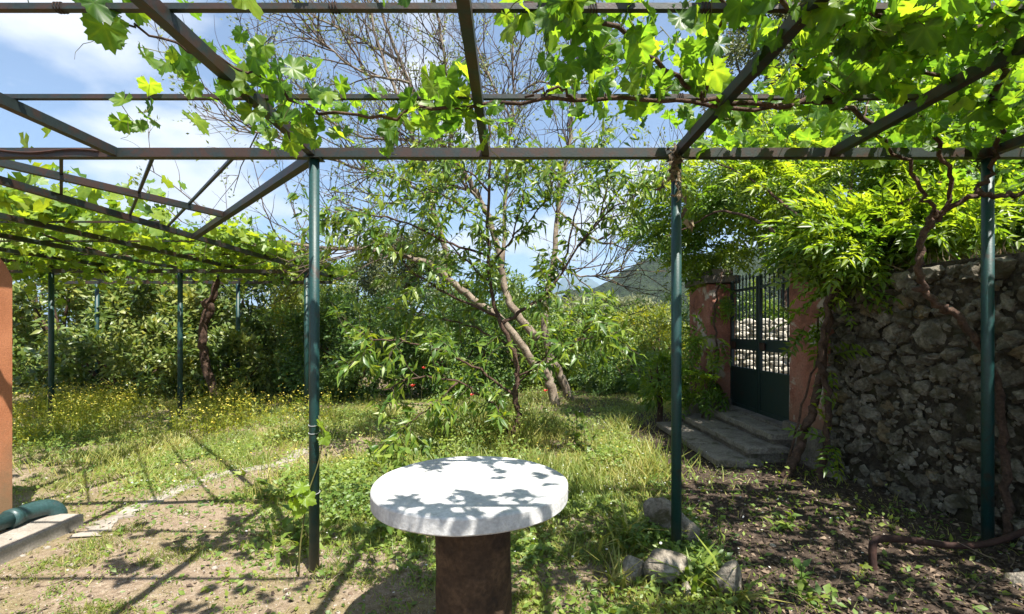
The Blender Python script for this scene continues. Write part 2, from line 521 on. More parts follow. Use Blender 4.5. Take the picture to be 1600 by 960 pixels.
M['soil'] = ground_material()
M['hill'] = surf('wooded hillside', [(0.3, (0.009, 0.018, 0.008)), (0.55, (0.020, 0.034, 0.012)), (0.8, (0.046, 0.058, 0.020))], 0.09, 0.95, 0.45, 0.5, 0.8, 2.5)
M['mountain'] = surf('far mountain', [(0.3, (0.035, 0.055, 0.030)), (0.7, (0.075, 0.095, 0.05))], 0.01, 0.95, 0.05, 0.4, 0.5, 6)

# ================================================================== leaf templates (y = length, z = upper side)
def tpl_leaf(w=0.25, fold=0.06, droop=0.1):
    v = np.array([(0, 0, 0), (w, 0.42, fold), (0, 0.5, 0.0), (-w, 0.42, fold), (0, 1, -droop)])
    return v, np.array([(0, 1, 2), (1, 4, 2), (0, 2, 3), (2, 4, 3)])


def tpl_leaf2(w=0.3, fold=0.08, droop=0.1):
    v = np.array([(0, 0, 0), (w, 0.45, fold), (0, 1, -droop), (-w, 0.45, fold)])
    return v, np.array([(0, 1, 2), (0, 2, 3)])


def tpl_grape(n=25, seed=0, ring=True):
    """Five-lobed toothed leaf; the stalk meets the blade at the origin, the tip points along y."""
    r_ = np.random.default_rng(seed)
    a = np.linspace(-np.pi * 0.92, np.pi * 0.92, n)
    lob = [(0, 0.62), (0.95, 0.54), (-0.95, 0.54), (1.9, 0.46), (-1.9, 0.46), (2.7, 0.40), (-2.7, 0.40)]
    r = np.full(n, 0.0)
    for c, h in lob:
        r = np.maximum(r, h * (1 - 0.24 * np.minimum(np.abs(a - c) / 0.47, 1.3) ** 1.3))
    r = np.maximum(r, 0.33)
    r *= 1 + (0.06 if ring else 0.03) * np.where(np.arange(n) % 2 == 0, 1, -1) + r_.normal(0, 0.035, n)
    x, y = np.sin(a) * r, np.cos(a) * r
    cup, curl, tw = r_.uniform(-0.35, 0.6), r_.uniform(0.1, 0.9), r_.uniform(-0.4, 0.4)
    sidec = r_.uniform(-0.5, 0.5)
    vein = np.array([max(math.exp(-((q - c) / 0.11) ** 2) for c, h in lob[:5]) for q in a])
    def lift(x, y):
        rr = np.hypot(x, y)
        return (cup * rr ** 2 - curl * np.maximum(y, 0) ** 2 + sidec * np.abs(x) * x + tw * x * y
                + 0.07 * np.cos(np.arctan2(x, y) * 6.6) * rr + 0.05 * r_.normal(0, 1, np.shape(x)) * rr)
    if ring:
        xi, yi = x * 0.55, y * 0.55
        v = np.vstack([[(0, 0, 0)], np.stack([xi, yi, lift(xi, yi)], -1), np.stack([x, y, lift(x, y)], -1)])
        t = []
        for i in range(n - 1):
            t += [(0, 2 + i, 1 + i), (1 + i, 2 + i, 1 + n + i), (2 + i, 2 + n + i, 1 + n + i)]
        off = np.concatenate([[0.25], vein * 0.34 - 0.06, vein * 0.12 - 0.08])
    else:
        v = np.vstack([[(0, 0, 0)], np.stack([x, y, lift(x, y)], -1)])
        t = [(0, 2 + i, 1 + i) for i in range(n - 1)]
        off = np.concatenate([[0.15], vein * 0.15 - 0.05])
    return v, np.array(t), off


def tpl_pinnate(pairs=5, seed=0, lw=0.055, ll=0.30):
    """Compound leaf: a drooping rachis with paired leaflets and one at the end."""
    r_ = np.random.default_rng(seed)
    V, T, n = [], [], 0
    def leaflet(base, d, ln):
        nonlocal n
        d = unit(d); s = unit(np.cross(d, (0, 0, 1.0)))
        mid = base + d * ln * 0.45
        V.extend([base, mid + s * lw + (0, 0, 0.02), base + d * ln + np.array((0, 0, -0.07 * r_.uniform(0.3, 1.6))), mid - s * lw + (0, 0, 0.02)])
        T.extend([(n, n + 1, n + 2), (n, n + 2, n + 3)]); n += 4
    sag = r_.uniform(0.1, 0.4)
    P = lambda t: np.array((0.06 * math.sin(t * 3 + seed), t, -sag * t * t))
    for i in range(pairs):
        t = 0.18 + 0.72 * i / (pairs - 1)
        for sx in (-1, 1):
            leaflet(P(t), (sx * 1.0, r_.uniform(0.3, 0.8), r_.uniform(-0.35, 0.15)), ll * (1.05 - 0.35 * abs(t - 0.5)) * r_.uniform(0.85, 1.1))
    leaflet(P(0.93), (0, 1, -0.3), ll * 1.05)
    # rachis
    V.extend([P(0), P(0.5) + (0.008, 0, 0), P(1.0), P(0.5) - (0.008, 0, 0)]); T.extend([(n, n + 1, n + 2), (n, n + 2, n + 3)])
    return np.array(V), np.array(T)


def tpl_blade(bend=0.35, w=0.035):
    v = np.array([(-w, 0, 0), (w, 0, 0), (-w * 0.8, 0.5, -bend * 0.22), (w * 0.8, 0.5, -bend * 0.22), (0, 1, -bend)])
    return v, np.array([(0, 1, 3), (0, 3, 2), (2, 3, 4)])


def tpl_disc(n=6):
    a = np.linspace(0, 2 * np.pi, n, endpoint=False)
    v = np.vstack([[(0, 0, 0.15)], np.stack([np.cos(a) * 0.5, np.sin(a) * 0.5, np.zeros(n)], -1)])
    return v, np.array([(0, 1 + i, 1 + (i + 1) % n) for i in range(n)])


LEAF, LEAF2, LANCE = tpl_leaf(), tpl_leaf2(), tpl_leaf(0.14, 0.05, 0.28)
BROAD = tpl_leaf(0.30, 0.07, 0.15)
GRAPES = [tpl_grape(37, s) for s in range(12)]
GRAPES_LOW = [tpl_grape(13, 20 + s, False) for s in range(8)]
PINN = [tpl_pinnate(5, s) for s in range(6)]
DISC = tpl_disc()


def rand_dirs(n, up=0.0, spread=1.0):
    v = rng.normal(0, spread, (n, 3)); v[:, 2] += up
    return unit(v)


# ================================================================== ground
def build_ground():
    xs = np.concatenate([-np.geomspace(9000, 14, 22), np.linspace(-12, 12, 150), np.geomspace(14, 9000, 22)])
    ys = np.concatenate([-np.geomspace(3000, 4, 12), np.linspace(-2, 18, 130), np.geomspace(20, 9000, 26)])
    X, Y = np.meshgrid(xs, ys)
    Z = ground_z(X, Y)
    v = np.stack([X, Y, Z], -1).reshape(-1, 3)
    nx, ny = len(xs), len(ys)
    i = np.arange(ny - 1)[:, None] * nx; j = np.arange(nx - 1)[None]
    q = np.stack([i + j, i + j + 1, i + nx + j + 1, i + nx + j], -1).reshape(-1, 4)
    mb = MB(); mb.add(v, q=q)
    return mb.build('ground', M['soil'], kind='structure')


build_ground()


def ridge(name, x0, x1, y0, depth, prof, mat, rough, nx=160, ny=24, seed=3):
    """Hill whose crest follows prof(u), u in [0,1]; a solid slope from front foot over the crest to the back."""
    u = np.linspace(0, 1, nx); w = np.linspace(0, 1, ny)
    U, Wd = np.meshgrid(u, w)
    X = x0 + (x1 - x0) * U; Y = y0 + depth * Wd
    body = np.sin(np.pi * np.clip(Wd, 0, 1)) ** 0.9
    Z = prof(U) * body + rough * (vnoise(X, Y, rough * 2.2, seed) + 0.6 * vnoise(X, Y, rough * 0.9, seed + 1) - 0.8) * np.minimum(body * 3, 1) - 1
    v = np.stack([X, Y, Z], -1).reshape(-1, 3)
    i = np.arange(ny - 1)[:, None] * nx; j = np.arange(nx - 1)[None]
    q = np.stack([i + j, i + j + 1, i + nx + j + 1, i + nx + j], -1).reshape(-1, 4)
    mb = MB(); mb.add(v, q=q)
    return mb.build(name, mat, kind='structure')


ridge('hill', 30, 330, 190, 160, lambda u: 22 + 22 * sstep(0.0, 0.20, u) + 10 * sstep(0.2, 0.8, u), M['hill'], 5.0, 260, 70)
ridge('mountain', -900, 1900, 4300, 1500, lambda u: 240 + 330 * np.exp(-((u - 0.56) / 0.14) ** 2), M['mountain'], 40, 120, 30, 8)

# concrete strip in the soil, broken up and half overgrown
def build_strip():
    g = lambda px, py: W(px, py, CAM_H * FPX / (py - HORIZON))
    path = smooth_path([g(128, 842), g(215, 795), g(300, 757), g(352, 742), g(430, 728), g(485, 700)], 16)
    mb = MB()
    t = unit(np.gradient(path, axis=0)); s = np.stack([t[:, 1], -t[:, 0], 0 * t[:, 0]], -1)
    n = len(path)
    wl_ = 0.02 + 0.09 * rng.random(n); wr_ = 0.02 + 0.11 * rng.random(n)
    L_, R_ = path - s * wl_[:, None], path + s * wr_[:, None]
    zl, zr = ground_z(L_[:, 0], L_[:, 1]), ground_z(R_[:, 0], R_[:, 1])
    top = np.maximum(zl, zr) + 0.002 + 0.008 * rng.random(n)
    L_[:, 2] = top; R_[:, 2] = top + 0.004
    Lb, Rb = L_.copy(), R_.copy(); Lb[:, 2] -= 0.08; Rb[:, 2] -= 0.08
    v = np.stack([Lb, L_, R_, Rb], 1).reshape(-1, 3)
    i = np.arange(n - 1)[:, None] * 4; j = np.arange(3)[None]
    q = np.stack([i + j, i + 4 + j, i + 5 + j, i + 1 + j], -1).reshape(-1, 4)
    mb.add(v, q=q)
    return mb.build('path_edging', M['ledge'], kind='structure', smooth=False)


build_strip()

# ================================================================== pergola
PZ = 2.40
def build_pergola():
    t = thing('pergola', 'green and rust-brown steel pergola of pipe posts and square bars over the garden', 'pergola', (0.94, 2.76, 0.1))
    # front row posts
    for x in (-1.137, 0.945, 2.735):
        zb = float(ground_z(x, 2.76)) - 0.05
        mb = MB(); mb.tube([(x, 2.76, zb), (x, 2.76, 1.2), (x, 2.76, PZ - 0.028)], 0.0285, 16)
        po = mb.build('post', M['post'], t)
        mb = MB(); mb.box(x - 0.045, x + 0.045, 2.715, 2.805, PZ - 0.034, PZ - 0.0275); mb.build('head_plate', M['beam'], po, smooth=False)
    bz = PZ
    def bar(name, a, b, w, h=None):
        mb = MB(); mb.bar(a, b, w, h); return mb.build(name, M['beam'], t, smooth=False)
    bar('cross_beam', (-3.55, 2.76, bz), (3.4, 2.76, bz), 0.05, 0.052)
    for x, ya in ((-2.27, -0.6), (-1.14, -0.6), (-0.15, -0.6), (0.945, -0.6), (1.84, -0.6), (2.74, -0.6)):
        bar('rafter', (x, ya, bz + 0.03), (x, 2.733, bz + 0.003), 0.042, 0.048)
    for y in (0.45, 0.98, 1.578, 2.185):
        bar('purlin', (-3.5, y, bz + 0.047), (3.4, y, bz + 0.047), 0.022, 0.020)
    wr = np.linspace(0, 6 * np.pi, 40)
    for x, y in ((-1.5, 1.578), (-0.6, 1.578), (0.25, 1.578), (0.62, 1.578), (1.35, 1.578), (-0.45, 2.185), (-0.9, 2.185), (0.4, 2.185), (0.75, 2.185), (1.3, 2.185), (1.7, 2.185)):
        mb = MB(); mb.tube(np.stack([x + wr * 0.0016, y + 0.017 * np.cos(wr), bz + 0.047 + 0.016 * np.sin(wr)], -1), 0.0018, 5)
        mb.build('tie_wire', M['rust'], t)
    # side wing
    Y1, Y2 = 7.45, 9.6
    for x in (-7.15, -5.15, -3.19):
        zb = float(ground_z(x, Y1)) - 0.05
        mb = MB(); mb.tube([(x, Y1, zb), (x, Y1, 1.2), (x, Y1, 2.27)], 0.036, 12); mb.build('post', M['post'], t)
    for x in (-5.48, -8.3):
        zb = float(ground_z(x, Y2)) - 0.05
        mb = MB(); mb.tube([(x, Y2, zb), (x, Y2, 1.2), (x, Y2, 2.30)], 0.036, 12); mb.build('post', M['post'], t)
    bar('cross_beam', (-8.6, Y1, 2.30), (-3.12, Y1, 2.29), 0.06, 0.06)
    bar('cross_beam', (-9.2, Y2, 2.33), (-3.6, Y2, 2.33), 0.06, 0.06)
    for x in (-3.4, -4.46, -5.4, -6.33, -7.3, -8.2):
        bar('rafter', (x, 3.0, bz - 0.02), (x, 9.65, 2.385), 0.042, 0.05)
    for y in (4.6, 5.6, 6.6, 8.4):
        bar('purlin', (-8.6, y, 2.42), (-3.38, y, 2.42), 0.018, 0.018)
    # hip bar from the corner post and the thin fan bars
    bar('hip_beam', (-1.16, 2.79, bz - 0.01), (-3.38, 5.10, bz - 0.03), 0.05, 0.05)
    bar('rafter', (-2.50, 4.20, bz - 0.012), (-3.20, 2.60, bz - 0.006), 0.042, 0.048)
    bar('fan_bar', (-1.60, 2.79, bz + 0.012), (-3.38, 4.72, bz + 0.01), 0.018, 0.018)
    bar('fan_bar', (-2.08, 2.79, bz + 0.012), (-3.38, 4.25, bz + 0.01), 0.018, 0.018)
    bar('fan_bar', (-2.62, 2.79, bz + 0.012), (-3.38, 3.60, bz + 0.01), 0.018, 0.018)
    # cable fixed along the beam
    xs = np.linspace(-3.5, -2.35, 30)
    mb = MB(); mb.tube(np.stack([xs, np.full(30, 2.727), bz + 0.004 + 0.010 * np.sin(xs * 12)], -1), 0.006, 6)
    mb.build('cable', M['rust'], t)
    return t


build_pergola()

# ================================================================== stone wall, gate and steps (right)
def voronoi_cells(pts, wts, bounds):
    """Power diagram cells clipped to bounds."""
    x0, x1, y0, y1 = bounds
    cells = []
    for i, p in enumerate(pts):
        poly = [(x0, y0), (x1, y0), (x1, y1), (x0, y1)]
        d2 = ((pts - p) ** 2).sum(1)
        for j in np.argsort(d2)[1:26]:
            q = pts[j]; n = q - p; c = (q @ q - wts[j] - p @ p + wts[i]) / 2
            new = []
            for k in range(len(poly)):
                a, b = np.array(poly[k]), np.array(poly[(k + 1) % len(poly)])
                da, db = a @ n - c, b @ n - c
                if da <= 0:
                    new.append(tuple(a))
                if da * db < 0:
                    new.append(tuple(a + (b - a) * da / (da - db)))
            poly = new
            if len(poly) < 3:
                break
        cells.append(poly)
    return cells


def stone_mesh(poly, to3, proud, seed, gap=0.012, n=9):
    """A stone from a wall cell: rounded outline, bevelled face standing proud of the mortar."""
    r_ = np.random.default_rng(seed)
    p = np.array(poly); c = p.mean(0)
    rad = np.linalg.norm(p - c, axis=1).mean()
    # resample outline by angle, rounded
    ang = np.sort(np.linspace(0, 2 * np.pi, n, endpoint=False) + r_.uniform(-0.18, 0.18, n))
    out = []
    for a in ang:
        d = np.array((math.cos(a), math.sin(a))); best = 1e9
        for k in range(len(p)):
            A, B = p[k], p[(k + 1) % len(p)]
            e = B - A; den = d[0] * e[1] - d[1] * e[0]
            if abs(den) < 1e-9:
                continue
            tt = ((A - c)[0] * e[1] - (A - c)[1] * e[0]) / den
            if tt > 0:
                best = min(best, tt)
        out.append(best)
    out = np.array(out)
    out = np.minimum(out, rad * 1.6)
    out = np.maximum(out - gap * r_.uniform(0.6, 1.8, n), 0.008)
    D = np.stack([np.cos(ang), np.sin(ang)], -1)
    h = proud
    rings = [(1.0, -0.05), (0.97, h * 0.55), (0.72, h * 1.0)]
    V = []
    for s, z in rings:
        for k in range(n):
            uv = c + D[k] * out[k] * s
            V.append(to3(uv[0], uv[1], z + (r_.normal(0, 0.12) * h if z > 0 else 0)))
    V.append(to3(c[0], c[1], h * r_.uniform(0.95, 1.2)))
    T, Q = [], []
    for a in range(2):
        for k in range(n):
            k2 = (k + 1) % n
            Q.append((a * n + k, a * n + k2, (a + 1) * n + k2, (a + 1) * n + k))
    for k in range(n):
        T.append((2 * n + k, 2 * n + (k + 1) % n, 3 * n))
    mb = MB(); mb.add(np.array(V), t=T, q=Q)
    return mb


def wall_x(d):
    return 3.01 - 0.115 * (np.asarray(d) - 2.8)


WALL_D0, WALL_D1, WALL_Z0, WALL_TOP = 1.3, 4.32, 0.05, 1.83
def build_wall():
    t = thing('stone_wall', 'tall old rubble stone wall in the shade right of the gate', 'wall', (3.1, 2.8, 0.1))
    # mortar body with a lumpy face
    nu, nv = 120, 72
    U = np.linspace(WALL_D0, WALL_D1, nu); Vv = np.linspace(WALL_Z0 - 0.15, WALL_TOP, nv)
    uu, vv = np.meshgrid(U, Vv)
    top = vv + (vv > WALL_TOP - 0.01) * 0.05 * (vnoise(uu, vv * 0, 0.3, 5) - 0.3)
    ero = vnoise(uu, vv, 0.55, 31)
    xx = wall_x(uu) - 0.05 * vnoise(uu, vv, 0.10, 4) - 0.035 * vnoise(uu, vv, 0.035, 6) - 0.035 * ero - 0.09 * np.clip(0.55 - vv, 0, 1)
    face = np.stack([xx, uu, top], -1).reshape(-1, 3)
    i = np.arange(nv - 1)[:, None] * nu; j = np.arange(nu - 1)[None]
    q = np.stack([i + j, i + nu + j, i + nu + j + 1, i + j + 1], -1).reshape(-1, 4)
    mb = MB(); mb.add(face, q=q)
    # top and back
    e = face.reshape(nv, nu, 3)[-1]; bck = e + np.array((0.5, 0, 0.0)); bot = bck.copy(); bot[:, 2] = 0
    v = np.vstack([e, bck, bot]); k = np.arange(nu - 1)
    mb.add(v, q=np.vstack([np.stack([k, nu + k, nu + k + 1, k + 1], -1), np.stack([nu + k, 2 * nu + k, 2 * nu + k + 1, nu + k + 1], -1)]))
    for c0 in (0, nu - 1):
        f = face.reshape(nv, nu, 3)[:, c0]
        b2 = f + np.array((0.5, 0, 0)); vv_ = np.vstack([f, b2]); k = np.arange(nv - 1)
        mb.add(vv_, q=np.stack([k, nv + k, nv + k + 1, k + 1], -1))
    mb.build('mortar', M['mortar'], t)
    # stones
    r_ = np.random.default_rng(11)
    big = []
    def px2uv(px, py):
        # where the ray of a photo pixel meets the wall face
        s = (px - 800) / FPX
        d = (3.01 + 0.322) / (s + 0.115)
        return d, CAM_H - (py - HORIZON) / FPX * d
    for px, py, r in ((1473, 523, 0.135), (1366, 517, 0.085), (1412, 518, 0.07), (1378, 570, 0.085), (1495, 582, 0.08), (1432, 620, 0.09),
                      (1592, 585, 0.10), (1380, 543, 0.04), (1365, 542, 0.05), (1456, 605, 0.05), (1330, 520, 0.05), (1325, 545, 0.05), (1490, 460, 0.07), (1525, 498, 0.08),
                      (1425, 432, 0.08), (1462, 425, 0.08), (1373, 482, 0.045), (1393, 479, 0.045), (1415, 477, 0.045), (1380, 468, 0.04)):
        u, v = px2uv(px, py); big.append((u, v, r))
    pts = [(b[0], b[1] * 1.3) for b in big]; wts = [b[2] ** 2 * 1.5 for b in big]
    tries = 0
    while len(pts) < 285 and tries < 60000:
        tries += 1
        u, v = r_.uniform(1.75, WALL_D1), r_.uniform(0.1, WALL_TOP - 0.02) * 1.3
        rad = 0.050 + 0.075 * r_.random() ** 2
        ok = all((u - a) ** 2 + (v - b) ** 2 > (max(rad, 0.05) + math.sqrt(w / 1.5) * 0.9 if k < len(big) else max(rad, 0.05) * 1.55) ** 2 * 0.9
                 for k, ((a, b), w) in enumerate(zip(pts, wts)))
        if ok:
            pts.append((u, v)); wts.append(rad ** 2 * 0.6)
    P = np.array(pts); Wt = np.array(wts)
    cells = voronoi_cells(P, Wt, (1.6, WALL_D1, 0.02, WALL_TOP * 1.3))
    for i, c in enumerate(cells):
        if len(c) < 3:
            continue
        c = [(a, b / 1.3) for a, b in c]
        cu, cv = P[i][0], P[i][1] / 1.3
        # low down and here and there the stones have sunk behind mortar and earth
        sunk = 0.5 * float(sstep(0.75, 0.3, cv)) + 0.30 * float(vnoise(cu, cv, 0.4, 31))
        proud = 0.100 + r_.uniform(-0.03, 0.035) - 0.05 * sunk + 0.09 * max(0.55 - cv, 0)
        if i >= len(big) and r_.random() < 0.05 + 0.30 * sunk:
            continue
        to3 = lambda u, v, z: (float(wall_x(u)) - z, u, v)
        mat = M['stone_ochre'] if (i >= len(big) + 0 and r_.random() < 0.16) or i >= len(big) - 4 and i < len(big) else M['stone']
        stone_mesh(c, to3, proud, 500 + i, gap=0.003 + 0.007 * sunk).build('stone', mat, t, smooth=bool(r_.random() < 0.3))
    # chips and pinnings pressed into the joints: too many and small to pick apart
    mb = MB()
    tv = np.array([(-.5, -.4, 0), (.5, -.45, 0), (.6, .35, 0), (-.1, .55, 0), (-.6, .3, 0), (-.28, -.2, .5), (.3, -.22, .42), (.28, .2, .5), (-.25, .25, .38)])
    tt = np.array([(0, 1, 6), (0, 6, 5), (1, 2, 7), (1, 7, 6), (2, 3, 7), (3, 8, 7), (3, 4, 8), (4, 0, 5), (4, 5, 8), (5, 6, 7), (5, 7, 8)])
    n = 1500
    u, v = r_.uniform(1.7, WALL_D1, n), r_.uniform(0.08, WALL_TOP - 0.03, n)
    sz = 0.016 + 0.045 * r_.random(n) ** 2.2
    P_ = np.stack([wall_x(u) - 0.052 - 0.02 * vnoise(u, v, 0.1, 4) - 0.035 * vnoise(u, v, 0.55, 31) - 0.09 * np.clip(0.55 - v, 0, 1), u, v], -1)
    ang = r_.normal(0, 0.5, n)
    mb.scatter((tv, tt), P_, np.stack([0 * ang, np.cos(ang), np.sin(ang)], -1), np.array((-1.0, 0, 0)) + r_.normal(0, 0.25, (n, 3)), np.stack([sz, sz * r_.uniform(0.6, 1.8, n), sz], -1))
    mb.build('stone_chips', M['stone'], t, smooth=False, kind='stuff')
    return t


build_wall()


def build_pillar(x0, x1, y0, y1, zt, label, base=True):
    t = thing('gate_pillar', label, 'pillar', ((x0 + x1) / 2, (y0 + y1) / 2, 0.1), 'gate pillars')
    bm_obj('shaft', rough_box(x0, x1, y0, y1, 0.05, zt, 6, 0.012, 0.02, 3, x0 * 10 + y0), M['plaster'], t, True)
    cap = bm_obj('cap_moulding', rough_box(x0 - 0.05, x1 + 0.05, y0 - 0.05, y1 + 0.05, zt + 0.002, zt + 0.10, 2, 0.008, 0.015, 5, 2), M['step'], t)
    bm_obj('cap_stone', rough_box(x0 + 0.02, x1 - 0.02, y0 + 0.02, y1 - 0.02, zt + 0.102, zt + 0.19, 2, 0.008, 0.015, 5, 3), M['step'], cap)
    if base:
        bm_obj('plinth', rough_box(x0 - 0.06, x1 + 0.04, y0 - 0.05, y1 + 0.02, -0.05, 0.50, 3, 0.02, 0.02, 4, 5), M['step'], t)
    return t


build_pillar(2.72, 3.2, 4.18, 4.72, 2.05, 'faded red plaster gate pillar at the end of the stone wall', True)
build_pillar(2.50, 2.86, 6.14, 6.78, 1.98, 'faded red plaster gate pillar at the far side of the gate', True)

GX, GZ0, GPAN, GMID, GTOP = 2.80, 0.44, 0.916, 1.21, 1.95
def build_leaf(y0, y1, label):
    t = thing('gate_leaf', label, 'gate', (GX, (y0 + y1) / 2, GZ0), 'leaves of the garden gate')
    mb = MB(); mb.box(GX - 0.006, GX + 0.006, y0 + 0.03, y1 - 0.03, GZ0 + 0.02, GPAN); mb.build('panel', M['gate'], t, False)
    for y in (y0 + 0.02, y1 - 0.02):
        mb = MB(); mb.bar((GX, y, GZ0), (GX, y, GTOP + 0.05), 0.035, 0.035, (1, 0, 0)); mb.build('stile', M['gate'], t, False)
    for z, h, dx in ((GZ0 + 0.02, 0.04, 0.02), (GPAN, 0.03, 0.018), (GMID - 0.055, 0.02, 0.016), (GMID + 0.055, 0.02, 0.016), (GTOP - 0.08, 0.03, 0.014)):
        mb = MB(); mb.box(GX - dx, GX + dx, y0 + 0.038, y1 - 0.038, z - h / 2, z + h / 2); mb.build('rail', M['gate'], t, False)
    mb = MB(); mb.box(GX - 0.009, GX + 0.009, y0 + 0.04, y1 - 0.04, GMID - 0.044, GMID + 0.044); band = mb.build('lock_band', M['gate'], t, False)
    ys = np.linspace(y0 + 0.04, y1 - 0.04, 8)[1:-1]
    for i, y in enumerate(ys):
        mb = MB(); mb.tube([(GX, y, GPAN + 0.01), (GX, y, 1.5), (GX, y, GTOP + 0.03)], 0.0085, 6)
        mb.tube([(GX, y, GTOP + 0.03), (GX, y, GTOP + 0.05), (GX, y, GTOP + 0.11)], [0.010, 0.016, 0.002], 6)
        mb.build('bar', M['gate'], t)
    mb = MB(); mb.box(GX - 0.03, GX - 0.0185, y1 - 0.16, y1 - 0.05, GMID - 0.05, GMID + 0.03); mb.build('lock_plate', M['rust'], band, False)
    return t


build_leaf(4.74, 5.43, 'near leaf of the dark green iron gate, beside the stone wall')
build_leaf(5.44, 6.12, 'far leaf of the dark green iron gate, beside the far pillar')


def build_steps():
    t = thing('stone_steps', 'three worn dark stone steps leading up to the garden gate', 'steps', (2.2, 5.3, 0.1))
    for i, (xa, xb, ya, yb, za, zb) in enumerate(((1.92, 2.30, 4.40, 6.25, 0.0, 0.185), (2.22, 2.58, 4.48, 6.22, 0.0, 0.295), (2.50, 2.74, 4.58, 6.12, 0.0, 0.395))):
        st = bm_obj('step', rough_box(xa, xb, ya, yb, za, zb - 0.062, 8, 0.013, 0.012, 5, i), M['step'], t, False)
        cuts_ = [ya - 0.03, ya + (yb - ya) * (0.36 + 0.12 * i), yb + 0.02]
        for k in range(2):
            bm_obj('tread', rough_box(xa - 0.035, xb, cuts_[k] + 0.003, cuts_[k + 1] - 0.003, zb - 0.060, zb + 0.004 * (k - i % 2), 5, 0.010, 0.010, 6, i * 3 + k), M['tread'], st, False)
    for k, (ya, yb) in enumerate(((4.74, 5.10), (5.11, 5.62), (5.63, 6.13))):
        bm_obj('threshold_stone', rough_box(2.70, 3.05, ya, yb, 0.0, 0.425, 3, 0.014, 0.018, 4, 7 + k), M['step'], t, False)
    return t


build_steps()


def build_terrace():
    t = thing('terrace_wall', 'sunlit pale dry stone terrace wall seen through the gate', 'wall', (7.2, 10.2, 0.2))
    # runs obliquely behind the gate
    A, B = np.array((4.4, 11.6)), np.array((9.0, 10.0))
    Ln = np.linalg.norm(B - A); e = (B - A) / Ln; nrm = np.array((-e[1], e[0]))
    if nrm @ (-A) < 0:
        nrm = -nrm
    z1 = 1.62
    to3 = lambda u, v, z: (*(A + e * u + nrm * z), v)
    mb = MB()
    c = [(*(A + e * u - nrm * w), z) for u in (0, Ln) for w in (0, 0.5) for z in (-0.1, z1 - 0.03)]
    mb.add(c, q=[(0, 1, 3, 2), (4, 6, 7, 5), (0, 4, 5, 1), (2, 3, 7, 6), (0, 2, 6, 4), (1, 5, 7, 3)])
    mb.build('core', M['stone_pale'], t, False)
    r_ = np.random.default_rng(3); k = 0
    v = 0.15
    while v < z1 and k < 290:
        h = r_.uniform(0.11, 0.19); u = r_.uniform(-0.1, 0)
        while u < Ln and k < 290:
            w = r_.uniform(0.16, 0.42)
            poly = [(u, v), (u + w, v + r_.uniform(-0.02, 0.02)), (u + w + r_.uniform(-0.03, 0.03), v + h), (u + r_.uniform(-0.03, 0.03), v + h + r_.uniform(-0.02, 0.02))]
            stone_mesh(poly, to3, 0.06 + r_.uniform(0, 0.04), 900 + k, gap=0.003, n=8).build('stone', M['stone_pale'], t, False)
            u += w; k += 1
        v += h
    return t


build_terrace()

# ================================================================== house corner, ledge and pipe (left)
def build_house_corner():
    bm = bmesh.new()
    prof = [(1.9, -0.1), (3.47, -0.1), (3.47, 1.76), (3.42, 1.86), (3.35, 1.93), (3.2, 2.05), (3.0, 2.16), (2.6, 2.26), (1.9, 2.28)]
    a = [bm.verts.new((-3.60, y, z)) for y, z in prof]; b = [bm.verts.new((-3.95, y, z)) for y, z in prof]
    bm.faces.new(a); bm.faces.new(b[::-1])
    for i in range(len(prof)):
        j = (i + 1) % len(prof)
        bm.faces.new((a[j], a[i], b[i], b[j]))
    bmesh.ops.recalc_face_normals(bm, faces=bm.faces)
    bmesh.ops.bevel(bm, geom=[e for e in bm.edges], offset=0.012, segments=2, affect='EDGES')
    o = bm_obj('house_wall', bm, M['orange'])
    tag(o, 'orange stucco wall end at the left edge, beside the drain pipe', 'wall')
    o = bm_obj('cement_ledge', rough_box(-3.585, -3.03, 1.7, 3.40, -0.06, 0.085, 4, 0.010, 0.012, 5, 4), M['ledge'])
    tag(o, 'cracked cement ledge below the drain pipe', 'ledge')
    t = thing('drain_pipe', 'dark green drain pipe with an elbow lying on the cement ledge', 'pipe', (-3.2, 3.2, 0.09))
    mb = MB(); mb.tube([(-3.30, 1.7, 0.155), (-3.30, 2.6, 0.150), (-3.29, 3.22, 0.147)], 0.052, 18); mb.build('pipe', M['pipe'], t)
    el = smooth_path([(-3.29, 3.16, 0.147), (-3.29, 3.28, 0.147), (-3.265, 3.37, 0.138), (-3.24, 3.41, 0.09), (-3.235, 3.415, 0.02)], 6)
    mb = MB(); mb.tube(el, 0.058, 18); e_ = mb.build('elbow', M['pipe'], t)
    mb = MB(); mb.tube([(-3.29, 3.135, 0.147), (-3.29, 3.165, 0.147), (-3.29, 3.185, 0.147)], 0.063, 18); mb.build('collar', M['pipe'], e_)
    return t


build_house_corner()

